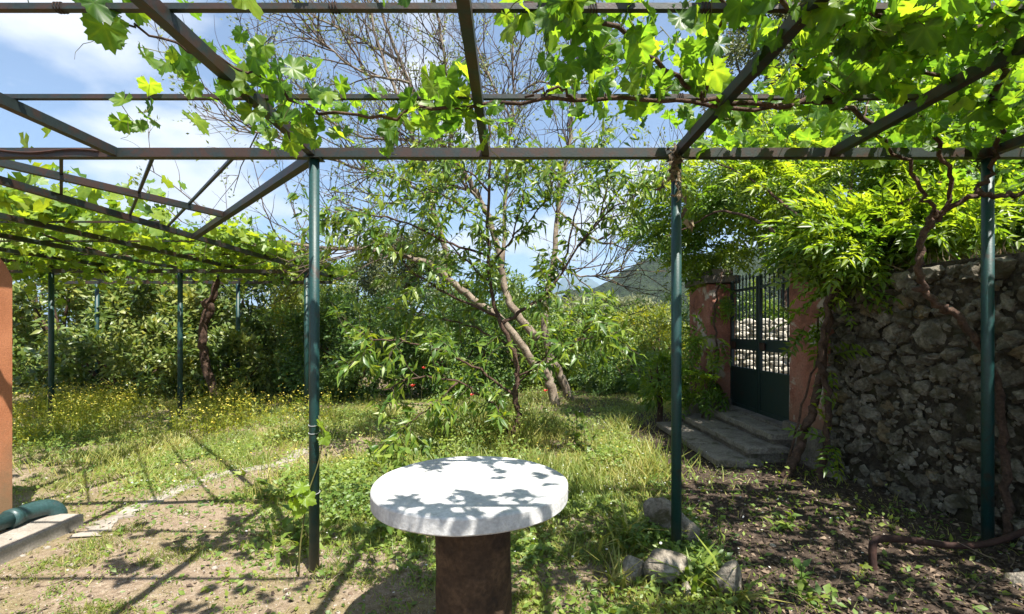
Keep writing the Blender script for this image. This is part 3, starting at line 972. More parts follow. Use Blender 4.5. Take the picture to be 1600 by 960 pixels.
# ================================================================== table
def build_table():
    cx, cyy, zt = -0.175, 2.03, 0.75
    t = thing('garden_table', 'round pale concrete table on a thick rusty brown drum pedestal', 'table', (cx, cyy, 0))
    bm = bmesh.new()
    n = 96
    def rad(a):
        return 0.405 * (1 + 0.012 * math.sin(2 * a + 0.7) + 0.008 * math.sin(3 * a + 2) + 0.004 * math.sin(7 * a))
    prof = [(0.985, -0.066), (0.998, -0.060), (1.0, -0.035), (1.0, -0.008), (0.994, -0.003), (0.982, 0.0)]
    rings = []
    for s, z in prof:
        rings.append([bm.verts.new((cx + math.cos(a) * rad(a) * s, cyy + math.sin(a) * rad(a) * s, zt + z + 0.0015 * mnoise.noise(Vector((a * 4, z * 30, 0)))))
                      for a in np.linspace(0, 2 * math.pi, n, endpoint=False)])
    for A, B in zip(rings[:-1], rings[1:]):
        for i in range(n):
            bm.faces.new((A[i], A[(i + 1) % n], B[(i + 1) % n], B[i]))
    bm.faces.new(rings[0][::-1]); bm.faces.new(rings[-1])
    slab = bm_obj('table_top', bm, M['concrete'], t, False)
    mb = MB()
    zs = np.linspace(-0.05, zt - 0.068, 9)
    a = np.linspace(0, 2 * np.pi, 40, endpoint=False)
    v = []
    for z in zs:
        r = 0.158 + 0.004 * np.sin(a * 5 + z * 6) + 0.003 * rng.normal(0, 1, 40)
        v.append(np.stack([cx + 0.01 + np.cos(a) * r, cyy + np.sin(a) * r, np.full(40, z)], -1))
    v = np.array(v).reshape(-1, 3)
    i = np.arange(8)[:, None] * 40; j = np.arange(40)[None]; k = (j + 1) % 40
    mb.add(v, q=np.stack([i + j, i + k, i + 40 + k, i + 40 + j], -1).reshape(-1, 4))
    mb.build('pedestal', M['log'], t)
    return t


build_table()

# ================================================================== rocks
def build_rock(name, label, c, size, rot, seed, mat='rock', group='rocks around the middle post'):
    bm = bmesh.new()
    bmesh.ops.create_icosphere(bm, subdivisions=3, radius=1.0)
    r_ = random.Random(seed)
    cuts = [(Vector((r_.uniform(-1, 1), r_.uniform(-1, 1), r_.uniform(-0.4, 1))).normalized(), r_.uniform(0.52, 0.8)) for _ in range(9)]
    for v in bm.verts:
        for nrm, dd in cuts:
            k = v.co.dot(nrm)
            if k > dd:
                v.co -= nrm * (k - dd) * 0.92
        v.co *= 1 + 0.10 * mnoise.noise(v.co * 1.7 + Vector((seed, 0, 0))) + 0.035 * mnoise.noise(v.co * 6 + Vector((seed, 3, 0)))
    m = Matrix.Translation(c) @ Matrix.Rotation(R(rot[2]), 4, 'Z') @ Matrix.Rotation(R(rot[1]), 4, 'Y') @ Matrix.Rotation(R(rot[0]), 4, 'X') @ Matrix.Diagonal((*size, 1))
    bm.transform(m)
    o = bm_obj(name, bm, M[mat], None, True)
    return tag(o, label, 'rock', group)


build_rock('rock', 'long grey rock leaning behind the middle post', (1.00, 2.92, 0.20), (0.22, 0.07, 0.13), (10, 32, -25), 2)
build_rock('rock', 'angular rock with a flat lit top in front of the middle post', (0.81, 2.50, 0.17), (0.14, 0.10, 0.095), (8, -12, 20), 5)
build_rock('rock', 'low rounded rock left of the angular rock, among grass', (0.66, 2.55, 0.12), (0.095, 0.08, 0.075), (0, 0, 40), 9)
build_rock('rock', 'upright pale rock standing right of the strap-leaved plant', (1.07, 2.37, 0.15), (0.075, 0.065, 0.12), (6, 8, 15), 13)
build_rock('rock', 'smallest rock at the foot of the angular rock', (0.86, 2.36, 0.10), (0.045, 0.04, 0.05), (0, 15, 60), 21)
build_rock('rock', 'half buried stone on the shaded ground at the foot of the wall', (2.72, 4.02, 0.14), (0.16, 0.10, 0.08), (0, 0, 70), 31, group='stones on the shaded soil')
build_rock('rock', 'stone at the bottom right corner in front of the last post', (2.50, 2.32, 0.14), (0.10, 0.09, 0.09), (10, 0, 10), 37, group='stones on the shaded soil')

# bent iron rod on the soil at the right
t_rod = MB()
gz = float(ground_z(2.2, 2.6))
t_rod.tube(smooth_path([(1.93, 2.56, gz - 0.06), (1.93, 2.57, gz + 0.05), (1.945, 2.58, gz + 0.115), (2.0, 2.59, gz + 0.13), (2.15, 2.6, gz + 0.12), (2.38, 2.61, gz + 0.085), (2.58, 2.61, gz + 0.095), (2.78, 2.61, gz + 0.16), (2.9, 2.62, gz + 0.22)], 6), [0.020, 0.019, 0.017, 0.016], 10)
tag(t_rod.build('bent_stem', M['rust']), 'dark bent vine stem lying along the shaded soil by the last post', 'stem')


# ================================================================== plants: shared growing code
def grow(mb, start, direc, length, r0, segs=6, wander=0.18, lift=0.05, sides=4, tone=0.5, r1=None):
    """One wandering branch; returns its points and directions."""
    p = np.array(start, float); d = unit(np.array(direc, float)); pts, ds = [p.copy()], [d.copy()]
    for _ in range(segs):
        d = unit(d + rng.normal(0, wander, 3) + np.array((0, 0, lift)))
        p = p + d * length / segs
        pts.append(p.copy()); ds.append(d.copy())
    mb.tube(pts, np.linspace(r0, r1 if r1 is not None else r0 * 0.35, len(pts)), sides, tone, cap=False)
    return np.array(pts), np.array(ds)


def along(path, t):
    i = t * (len(path) - 1); k = min(int(i), len(path) - 2)
    return path[k] + (path[k + 1] - path[k]) * (i - k), unit(path[k + 1] - path[k])


def limb_px(pts, r0, r1, mb, sides=8, per=5, scale=1.0):
    """Limb through (px, py, depth) points."""
    path = smooth_path([W(*p) for p in pts], per)
    r0, r1 = r0 * scale, r1 * scale
    path[1:-1] += rng.normal(0, 0.010, path[1:-1].shape)
    mb.tube(path, np.linspace(r0, r1, len(path)), sides)
    return path


# ------------------------------------------------------------------ bare tree
def build_bare_tree():
    base = W(868, 645, 8.2)
    t = thing('bare_tree', 'tall forked tree with pale leaning trunks and mostly bare arching twigs', 'tree', (base[0], base[1], 0))
    tr = MB()
    limbs = []
    A = limb_px([(872, 655, 8.2), (862, 605, 8.2), (852, 585, 8.2), (830, 563, 8.15), (797, 515, 8.1), (747, 473, 8.0), (705, 440, 7.9), (676, 415, 7.9)], 0.125, 0.075, tr, 12, 5, 0.68)
    B = limb_px([(893, 635, 8.5), (880, 597, 8.45), (866, 568, 8.4), (856, 545, 8.4), (851, 500, 8.4), (858, 440, 8.5), (867, 394, 8.5), (871, 336, 8.6), (882, 260, 8.7), (894, 184, 8.8), (897, 90, 8.9), (905, -30, 9.0)], 0.115, 0.035, tr, 12, 5, 0.68)
    A2 = limb_px([(857, 596, 8.2), (858, 560, 8.35), (852, 520, 8.4)], 0.095, 0.085, tr, 10, 5, 0.66)
    C = limb_px([(840, 530, 8.3), (800, 480, 8.5), (788, 448, 8.6), (780, 398, 8.6), (767, 352, 8.6), (751, 315, 8.6), (730, 277, 8.5), (702, 240, 8.4), (680, 205, 8.3), (658, 170, 8.2), (625, 95, 8.0), (590, 0, 7.9), (570, -80, 7.8)], 0.105, 0.028, tr, 10, 5, 0.66)
    r0 = W(860, 500, 8.4)
    limbs += [C[18:], B[30:]]
    specs = [
        ([(676, 415, 7.9), (640, 402, 7.8), (576, 390, 7.6), (497, 388, 7.3), (430, 378, 7.0), (360, 392, 6.8)], 0.06, 0.014),
        ([(705, 432, 7.9), (692, 377, 7.8), (676, 323, 7.7), (667, 273, 7.6), (652, 230, 7.5), (620, 150, 7.3), (585, 50, 7.2), (570, -40, 7.1)], 0.06, 0.016),
        ([(672, 310, 7.7), (610, 275, 7.5), (530, 255, 7.3), (440, 215, 7.1), (370, 205, 7.0)], 0.034, 0.010),
        ([(725, 270, 8.5), (650, 222, 8.8), (570, 215, 9.0), (490, 175, 9.2), (430, 120, 9.3)], 0.04, 0.010),
        ([(760, 335, 8.6), (735, 298, 8.2), (690, 295, 7.9), (640, 310, 7.6), (560, 330, 7.4)], 0.035, 0.010),
        ([(702, 240, 8.4), (705, 170, 8.2), (695, 90, 8.0), (680, 0, 7.9), (675, -70, 7.8)], 0.04, 0.014),
        ([(785, 420, 8.6), (790, 300, 8.9), (797, 205, 9.0), (803, 150, 9.0), (800, 57, 9.0), (812, -50, 9.1)], 0.045, 0.014),
        ([(800, 155, 9.0), (840, 130, 8.9), (890, 135, 8.8), (940, 110, 8.7)], 0.022, 0.008),
        ([(800, 190, 9.0), (770, 130, 9.2), (740, 60, 9.4), (720, -40, 9.5)], 0.028, 0.010),
        ([(872, 330, 8.6), (920, 370, 8.3), (960, 380, 8.1), (1010, 340, 7.9), (1040, 300, 7.8)], 0.03, 0.008),
        ([(867, 400, 8.5), (900, 430, 8.3), (940, 430, 8.1), (975, 420, 8.0)], 0.025, 0.007),
        ([(625, 95, 8.0), (560, 60, 8.2), (500, 30, 8.3), (440, -20, 8.4)], 0.03, 0.010),
        ([(640, 130, 7.4), (560, 110, 7.0), (500, 60, 6.8), (450, 10, 6.7)], 0.024, 0.008),
    ]
    for pts, a, b in specs:
        limbs.append(limb_px(pts, a, b, tr, 7, 5, 0.85))
    trunk = tr.build('trunk', M['bark_pale'], t)
    tw = MB(); ends = []
    def shoots(path, n1, l1, lev=1, r=0.0125):
        for _ in range(n1):
            tt = rng.uniform(0.12, 1.0)
            p, d = along(path, tt)
            side = unit(np.cross(d, rng.normal(0, 1, 3)))
            dirn = unit(d * 0.75 + side * 0.75 + np.array((0, 0, 0.30)))
            ln = l1 * rng.uniform(0.55, 1.25)
            pts, ds = grow(tw, p, dirn, ln, r, 7 if lev == 1 else 5, 0.12, 0.035, 4 if lev == 1 else 3)
            if lev == 1:
                shoots(pts, 4, ln * 0.55, 2, r * 0.55)
            elif lev == 2 and rng.random() < 0.8:
                shoots(pts, 2, ln * 0.5, 3, r * 0.6)
            ends.append((pts[-1], ds[-1])); 
            if lev > 1 and rng.random() < 0.5:
                ends.append((pts[-2], ds[-2]))
    for k, l in enumerate(limbs):
        ln = np.linalg.norm(np.diff(l, axis=0), axis=1).sum()
        shoots(l, int(8 + ln * 5.6), 1.25)
    tw.build('twigs', M['twig'], t, kind='stuff')
    lf = MB()
    P, Dv = [], []
    for p, d in ends:
        if p[2] < 1.7 or rng.random() > 0.40:
            continue
        for _ in range(rng.integers(3, 8)):
            P.append(p + rng.normal(0, 0.045, 3)); Dv.append(unit(d + rng.normal(0, 0.6, 3)))
    P, Dv = np.array(P), np.array(Dv)
    lf.scatter(LEAF, P, Dv, rand_dirs(len(P), 0.8), rng.uniform(0.035, 0.075, len(P)), rng.random(len(P)))
    lf.build('young_leaves', M['bud'], t, kind='stuff')
    return t


build_bare_tree()


# ------------------------------------------------------------------ leaf objects shared by a few thing builders
def leaf_objects(tpls, P, Y, Nn, S, tones, mat, parent, limit, name='leaf', obscure=None):
    """The largest leaves in view become objects that share mesh data, the rest one mesh."""
    P, Y, Nn, S, tones = map(np.asarray, (P, Y, Nn, S, tones))
    px = 800 + P[:, 0] / np.maximum(P[:, 1], 0.1) * FPX; py = HORIZON - (P[:, 2] - CAM_H) / np.maximum(P[:, 1], 0.1) * FPX
    vis = (P[:, 1] > 0.4) & (px > -20) & (px < 1620) & (py > -20) & (py < 980)
    score = np.where(vis, S / np.maximum(P[:, 1], 0.3), -1)
    order = np.argsort(-score)
    pick = order[:limit]; pick = pick[score[pick] > 0]
    shared = {}
    for i in pick:
        k = int(rng.integers(len(tpls))); b = int(tones[i] * 5.99)
        if (k, b) not in shared:
            mb = MB(); mb.scatter(tpls[k], [(0, 0, 0)], (0, 1.0, 0), (0, 0, 1.0), np.array([1.0]), (b + 0.5) / 6)
            shared[(k, b)] = mb.mesh(name, mat)
        o = bpy.data.objects.new(name, shared[(k, b)])
        col.objects.link(o)
        y = unit(Y[i]); x = unit(np.cross(y, Nn[i])); z = np.cross(x, y)
        m = Matrix(((x[0], y[0], z[0], P[i][0]), (x[1], y[1], z[1], P[i][1]), (x[2], y[2], z[2], P[i][2]), (0, 0, 0, 1)))
        adopt(o, parent)
        o.matrix_basis = m @ Matrix.Scale(float(S[i]), 4)
    rest = np.ones(len(P), bool); rest[pick] = False
    idx = np.flatnonzero(rest)
    if len(idx):
        mb = MB(); ch = rng.integers(len(tpls), size=len(idx))
        for k in range(len(tpls)):
            s = idx[ch == k]
            mb.scatter(tpls[k], P[s], Y[s], Nn[s], S[s], tones[s])
        mb.build('foliage', mat, parent, kind='stuff')


# ------------------------------------------------------------------ peach tree in front
def build_peach():
    base = W(798, 705, 5.6)
    t = thing('peach_tree', 'slender leafy fruit tree with long narrow leaves rising just behind the table', 'tree', (base[0], base[1], 0))
    tr = MB()
    main = limb_px([(796, 712, 5.5), (803, 680, 5.5), (809, 655, 5.5), (806, 620, 5.5), (808, 585, 5.5), (800, 540, 5.5), (778, 495, 5.5), (766, 440, 5.5), (763, 350, 5.5), (765, 250, 5.5), (764, 190, 5.5)], 0.042, 0.012, tr, 9)
    specs = [
        ([(797, 700, 5.5), (790, 660, 5.45), (778, 640, 5.4), (757, 622, 5.3), (715, 598, 5.1), (655, 590, 5.0), (600, 610, 4.9)], 0.020),
        ([(715, 598, 5.1), (680, 630, 5.0), (640, 660, 4.9), (620, 690, 4.9)], 0.010),
        ([(806, 620, 5.5), (750, 580, 5.4), (690, 550, 5.3), (610, 530, 5.2), (550, 545, 5.1)], 0.018),
        ([(778, 495, 5.5), (700, 460, 5.5), (640, 420, 5.4), (580, 370, 5.3), (530, 340, 5.2)], 0.018),
        ([(764, 400, 5.5), (690, 375, 5.3), (620, 345, 5.2), (545, 330, 5.0), (510, 340, 5.0)], 0.015),
        ([(763, 350, 5.5), (700, 310, 5.6), (640, 285, 5.8), (580, 262, 5.9)], 0.013),
        ([(764, 300, 5.5), (735, 270, 5.3), (700, 255, 5.2), (640, 250, 5.1)], 0.011),
        ([(785, 505, 5.5), (825, 480, 5.6), (851, 465, 5.6), (880, 423, 5.6), (938, 336, 5.6), (985, 275, 5.6)], 0.024),
        ([(880, 423, 5.6), (895, 350, 5.8), (910, 290, 5.9), (918, 235, 6.0)], 0.014),
        ([(905, 385, 5.6), (950, 330, 5.3), (990, 310, 5.2), (1015, 280, 5.2)], 0.011),
        ([(938, 336, 5.6), (950, 280, 5.5), (955, 240, 5.5)], 0.009),
        ([(765, 420, 5.5), (800, 370, 5.3), (820, 300, 5.2), (815, 250, 5.2)], 0.013),
        ([(800, 370, 5.3), (850, 320, 5.2), (870, 270, 5.1)], 0.010),
        ([(805, 590, 5.5), (870, 560, 5.4), (915, 520, 5.3), (950, 492, 5.3)], 0.013),
        ([(808, 600, 5.5), (850, 560, 5.2), (900, 535, 5.0), (960, 520, 4.9)], 0.012),
        ([(800, 540, 5.5), (730, 510, 5.8), (660, 490, 6.0), (600, 480, 6.1)], 0.014),
        ([(766, 440, 5.5), (720, 400, 5.9), (680, 350, 6.1), (660, 300, 6.2)], 0.014),
    ]
    limbs = [main[20:]]
    for pts, r in specs:
        limbs.append(limb_px(pts, r, r * 0.35, tr, 6))
    tr.build('trunk', M['bark_dark'], t)
    tw = MB(); P, D = [], []
    def leafy(pts, ds, dens):
        n = max(2, int(np.linalg.norm(np.diff(pts, axis=0), axis=1).sum() * dens))
        for _ in range(n):
            p, d = along(pts, rng.uniform(0.15, 1))
            out = rng.normal(0, 1, 3); out = out - d * (out @ d)
            P.append(p); D.append(unit(unit(out) * 0.8 + d * 0.6 + np.array((0, 0, -0.45))))
    for l in limbs:
        ln = np.linalg.norm(np.diff(l, axis=0), axis=1).sum()
        leafy(l[len(l) // 3:], None, 14)
        for _ in range(int(7 + ln * 10.5)):
            p, d = along(l, rng.uniform(0.2, 1.0))
            s = unit(np.cross(d, rng.normal(0, 1, 3)))
            pts, ds = grow(tw, p, d * 0.5 + s + np.array((0, 0, 0.25)), rng.uniform(0.2, 0.6), 0.005, 5, 0.2, -0.01, 3)
            leafy(pts, ds, 38)
    tw.build('twigs', M['twig'], t, kind='stuff')
    P, D = np.array(P), np.array(D); n = len(P)
    leaf_objects([tpl_leaf(0.13, 0.05, 0.3), tpl_leaf(0.15, 0.06, 0.15), tpl_leaf(0.12, 0.04, 0.45)], P, D, unit(rng.normal(0, 0.7, (n, 3)) + np.array((0.3, -0.5, 0.9))), rng.uniform(0.09, 0.175, n), rng.random(n), M['peach'], t, 300)
    return t


build_peach()


# ------------------------------------------------------------------ bushes and background trees
def crown_points(c, r, n, clumps, tight=0.22, shell=0.55, flat_bottom=True):
    """Leaf points in clumps spread through an uneven ellipsoid crown; also the outward direction."""
    d = unit(rng.normal(0, 1, (clumps, 3)))
    if flat_bottom:
        d[:, 2] = np.where(d[:, 2] < -0.35, -d[:, 2] * 0.6, d[:, 2]); d = unit(d)
    rad = shell + (1 - shell) * rng.random(clumps) ** 0.6
    rad *= 1 + rng.normal(0, 0.13, clumps)
    cc = d * rad[:, None]
    w = rng.uniform(0.5, 1.5, clumps)
    which = rng.choice(clumps, n, p=w / w.sum())
    size = tight * rng.uniform(0.6, 1.3, clumps)
    off = rng.normal(0, 1, (n, 3)); off = unit(off) * (rng.random((n, 1)) ** 0.5)
    p = cc[which] + off * size[which][:, None]
    tone = np.clip(0.5 + (rng.normal(0, 0.16, clumps))[which] + rng.normal(0, 0.2, n), 0.02, 0.98)
    out = unit(off * 0.7 + cc[which] * 0.6)
    return np.asarray(c) + p * np.asarray(r), out, tone


def build_bush(name, label, cat, c, r, n, mat, tpl=LEAF, size=(0.05, 0.1), clumps=60, tight=0.24, stem=None, group=None, shell=0.5, droop=0.0, up=0.7, nbr=7, trunk_h=None, bark='bark_dark'):
    c = np.array(c, float); r = np.array(r, float)
    gz_ = float(ground_z(c[0], c[1]))
    t = thing(name, label, cat, (c[0], c[1], gz_), group)
    st = MB()
    fork = np.array((c[0], c[1], gz_ + (trunk_h if trunk_h else 0.15)))
    rad = 0.03 + 0.02 * r[2]
    st.tube(smooth_path([(c[0], c[1], gz_ - 0.1), (c[0] + 0.03, c[1], (gz_ + fork[2]) / 2), fork], 3), [rad * 1.2, rad], 7)
    for _ in range(nbr):
        d = unit(rng.normal(0, 1, 3)); d[2] = abs(d[2])
        tip = c + d * r * rng.uniform(0.6, 0.95)
        mid = (fork + tip) / 2 + rng.normal(0, 0.08, 3) * r
        st.tube(smooth_path([fork, mid, tip], 4), [rad * 0.7, rad * 0.15], 5)
    st.build('trunk' if cat == 'tree' else 'stems', M[bark], t)
    P, out, tone = crown_points(c, r, n, clumps, tight, shell, cat == 'tree' and trunk_h and trunk_h > 1.2)
    low = P[:, 2] < gz_ + 0.03
    P[low, 2] = gz_ + rng.uniform(0.03, 0.5 * r[2], low.sum())
    Y = unit(out + rng.normal(0, 0.55, (n, 3)) + np.array((0, 0, -droop)))
    Nn = unit(rng.normal(0, 0.5, (n, 3)) + out * 0.3 + up * np.array((0.33, -0.55, 0.95)))
    mb = MB()
    mb.scatter(tpl, P, Y, Nn, rng.uniform(size[0], size[1], n), tone)
    mb.build('crown' if cat == 'tree' else 'foliage', M[mat], t, kind='stuff')
    return t


SH = 'shrubs behind the side pergola'
BROADL = tpl_leaf(0.19, 0.05, 0.22)
build_bush('laurel_shrub', 'shaded large-leaved shrub at the far left behind the house corner', 'shrub', (-10.0, 10.8, 1.5), (1.7, 1.2, 1.9), 10125, 'laurel', BROADL, (0.12, 0.22), 90, 0.2, group=SH)
build_bush('laurel_shrub', 'dark large-leaved shrub behind the leftmost thin post', 'shrub', (-7.9, 11.0, 1.45), (1.6, 1.2, 1.8), 10800, 'laurel', BROADL, (0.12, 0.22), 90, 0.2, group=SH)
build_bush('laurel_shrub', 'bright large-leaved shrub behind the twisted vine trunk', 'shrub', (-5.9, 11.2, 1.5), (1.4, 1.1, 1.75), 10800, 'laurel', BROADL, (0.11, 0.20), 90, 0.2, group=SH)
build_bush('laurel_shrub', 'bright low large-leaved shrub at the foot of the twisted vine trunk', 'shrub', (-5.6, 9.7, 0.6), (1.2, 0.6, 0.75), 4500, 'laurel', BROADL, (0.10, 0.18), 60, 0.22, group=SH)
build_bush('laurel_shrub', 'low large-leaved shrub in front of the shaded hedge, above the yellow flowers', 'shrub', (-7.6, 9.3, 0.62), (1.7, 0.7, 0.85), 5670, 'laurel', BROADL, (0.10, 0.18), 60, 0.22, group=SH)
build_bush('laurel_shrub', 'tall shrub mass closing the gap at the left end of the hedge', 'shrub', (-12.4, 12.5, 1.9), (2.2, 1.4, 2.4), 8775, 'laurel', BROADL, (0.13, 0.22), 80, 0.22, group=SH)
build_bush('rounded_shrub', 'yellow-green shrub between the thin back post and the front corner post', 'shrub', (-4.5, 10.6, 1.3), (1.0, 0.9, 1.25), 12150, 'bush_lime', LEAF, (0.05, 0.09), 80, 0.22)
build_bush('rounded_shrub', 'dense dark green shrub left of the fruit tree', 'shrub', (-3.2, 9.6, 0.95), (1.55, 1.0, 1.15), 22950, 'bush_dark', LEAF, (0.05, 0.095), 130, 0.2)
build_bush('rounded_shrub', 'dark green shrub behind the fruit tree, left of the leaning trunk', 'shrub', (-1.15, 9.9, 0.95), (1.25, 0.9, 1.25), 16200, 'bush_dark', LEAF, (0.05, 0.10), 100, 0.2)
build_bush('rounded_shrub', 'pale green shrub directly behind the leaning pale trunks', 'shrub', (0.3, 10.8, 1.0), (1.2, 0.9, 1.15), 12825, 'bush_mid', LEAF, (0.05, 0.10), 90, 0.22)
build_bush('rounded_shrub', 'low bright shrub right of the pale trunks', 'shrub', (1.8, 10.4, 0.72), (1.0, 0.8, 0.85), 11475, 'bush_mid', LEAF, (0.05, 0.09), 80, 0.22)
build_bush('rounded_shrub', 'yellow-green shrub left of the far gate pillar', 'shrub', (3.3, 10.6, 0.85), (1.2, 0.9, 1.0), 12825, 'bush_lime', LEAF, (0.05, 0.09), 90, 0.22)
build_bush('rounded_shrub', 'shaded dark shrub low behind the path end', 'shrub', (2.4, 9.3, 0.45), (0.9, 0.5, 0.55), 6750, 'bush_dark', LEAF, (0.05, 0.09), 60, 0.24)
TB = 'trees beyond the garden'
build_bush('round_tree', 'dark rounded evergreen tree seen through the twigs left of centre', 'tree', (-3.3, 15.0, 2.9), (1.5, 1.4, 1.65), 17550, 'evergreen', LEAF, (0.07, 0.12), 90, 0.2, trunk_h=1.3, group=TB)
build_bush('light_tree', 'light green tree left of the dark rounded tree', 'tree', (-5.9, 16.0, 2.2), (1.9, 1.4, 1.7), 14850, 'bush_mid', LEAF, (0.08, 0.13), 90, 0.2, trunk_h=1.0, group=TB)
build_bush('light_tree', 'mid green tree just right of the dark rounded tree', 'tree', (-0.8, 15.5, 1.9), (1.6, 1.4, 1.5), 14850, 'bush_mid', LEAF, (0.08, 0.13), 90, 0.2, trunk_h=0.8, group=TB)
build_bush('light_tree', 'dark green tree far behind the twisted vine trunk', 'tree', (-9.5, 16.5, 2.4), (2.6, 1.6, 1.9), 14850, 'bush_dark', LEAF, (0.09, 0.15), 90, 0.2, trunk_h=1.0, group=TB)
build_bush('light_tree', 'broad green tree at the far left, above the hedge', 'tree', (-14.5, 19, 2.2), (3.2, 1.8, 2.2), 12000, 'bush_dark', LEAF, (0.11, 0.18), 90, 0.22, trunk_h=1.0, group=TB)
build_bush('light_tree', 'green tree filling the gap behind the dense dark shrub', 'tree', (-4.6, 19.5, 1.7), (3.0, 1.6, 1.9), 12000, 'bush_mid', LEAF, (0.11, 0.18), 90, 0.22, trunk_h=0.8, group=TB)
build_bush('olive_tree', 'silvery olive tree beyond the low bright shrub', 'tree', (2.9, 24, 1.2), (2.4, 2.0, 1.7), 13500, 'olive', LANCE, (0.12, 0.22), 80, 0.22, trunk_h=1.0, group=TB)
build_bush('olive_tree', 'silvery olive tree below the wooded hill', 'tree', (6.6, 27, 1.2), (2.4, 2.0, 1.9), 13500, 'olive', LANCE, (0.12, 0.22), 80, 0.22, trunk_h=1.0, group=TB)
build_bush('olive_tree', 'green tree in front of the olives, left of the middle post', 'tree', (3.6, 17, 1.0), (1.8, 1.3, 1.45), 12150, 'bush_mid', LEAF, (0.08, 0.14), 80, 0.22, trunk_h=0.6, group=TB)
build_bush('olive_tree', 'green tree between the fruit tree and the blue mountain', 'tree', (0.7, 18, 1.3), (1.6, 1.3, 1.4), 11475, 'bush_mid', LEAF, (0.08, 0.14), 80, 0.22, trunk_h=0.6, group=TB)
build_bush('olive_tree', 'dark tree far right behind the gate', 'tree', (6.6, 17, 1.2), (1.6, 1.3, 1.5), 11475, 'bush_mid', LEAF, (0.08, 0.14), 80, 0.22, trunk_h=0.6, group=TB)
build_bush('dark_tree', 'dark evergreen tree standing behind the iron gate', 'tree', (8.5, 14.5, 2.3), (1.1, 1.1, 2.1), 16200, 'evergreen', LEAF, (0.06, 0.11), 90, 0.2, trunk_h=0.8, group=TB)
build_bush('light_tree', 'sunlit shrub above the pale terrace wall behind the gate', 'tree', (7.0, 14.0, 1.2), (1.0, 1.0, 1.3), 9450, 'bush_mid', LEAF, (0.06, 0.11), 70, 0.22, trunk_h=0.5, group=TB)
build_bush('tall_evergreen', 'tall sparse dark evergreen rising behind the vines at the top right', 'tree', (8.2, 14.5, 9.0), (2.0, 2.0, 3.2), 16200, 'evergreen', LEAF, (0.09, 0.15), 70, 0.16, trunk_h=5.0, group=TB, nbr=16)
build_bush('step_shrub', 'small leafy shrub on a thin stem beside the stone steps', 'shrub', (1.98, 6.5, 0.72), (0.34, 0.3, 0.30), 800, 'wisteria', LANCE, (0.08, 0.14), 40, 0.3, trunk_h=0.45)



def build_undergrowth():
    """Rank growth between the shrubs and beyond them, one uncountable mass."""
    mb = MB(); n = 70000
    y = rng.uniform(9.8, 26, n); x = rng.uniform(-1.25, 0.75, n) * y
    k = ~((x > 3.2) & (y < 13.5)); x, y = x[k], y[k]; n = len(x)
    h = 0.25 + 1.0 * vnoise(x, y, 1.6, 51) + 0.03 * (y - 10)
    z = ground_z(x, y) + h * rng.random(n) ** 0.7
    tone = np.clip(0.15 + 0.6 * vnoise(x, y, 1.4, 52) + rng.normal(0, 0.15, n), 0.02, 0.98)
    mb.scatter(LEAF, np.stack([x, y, z], -1), unit(rng.normal(0, 1, (n, 3))), rand_dirs(n, 0.9), rng.uniform(0.08, 0.19, n), tone)
    mb.build('undergrowth', M['bush_mid'], kind='stuff')


build_undergrowth()


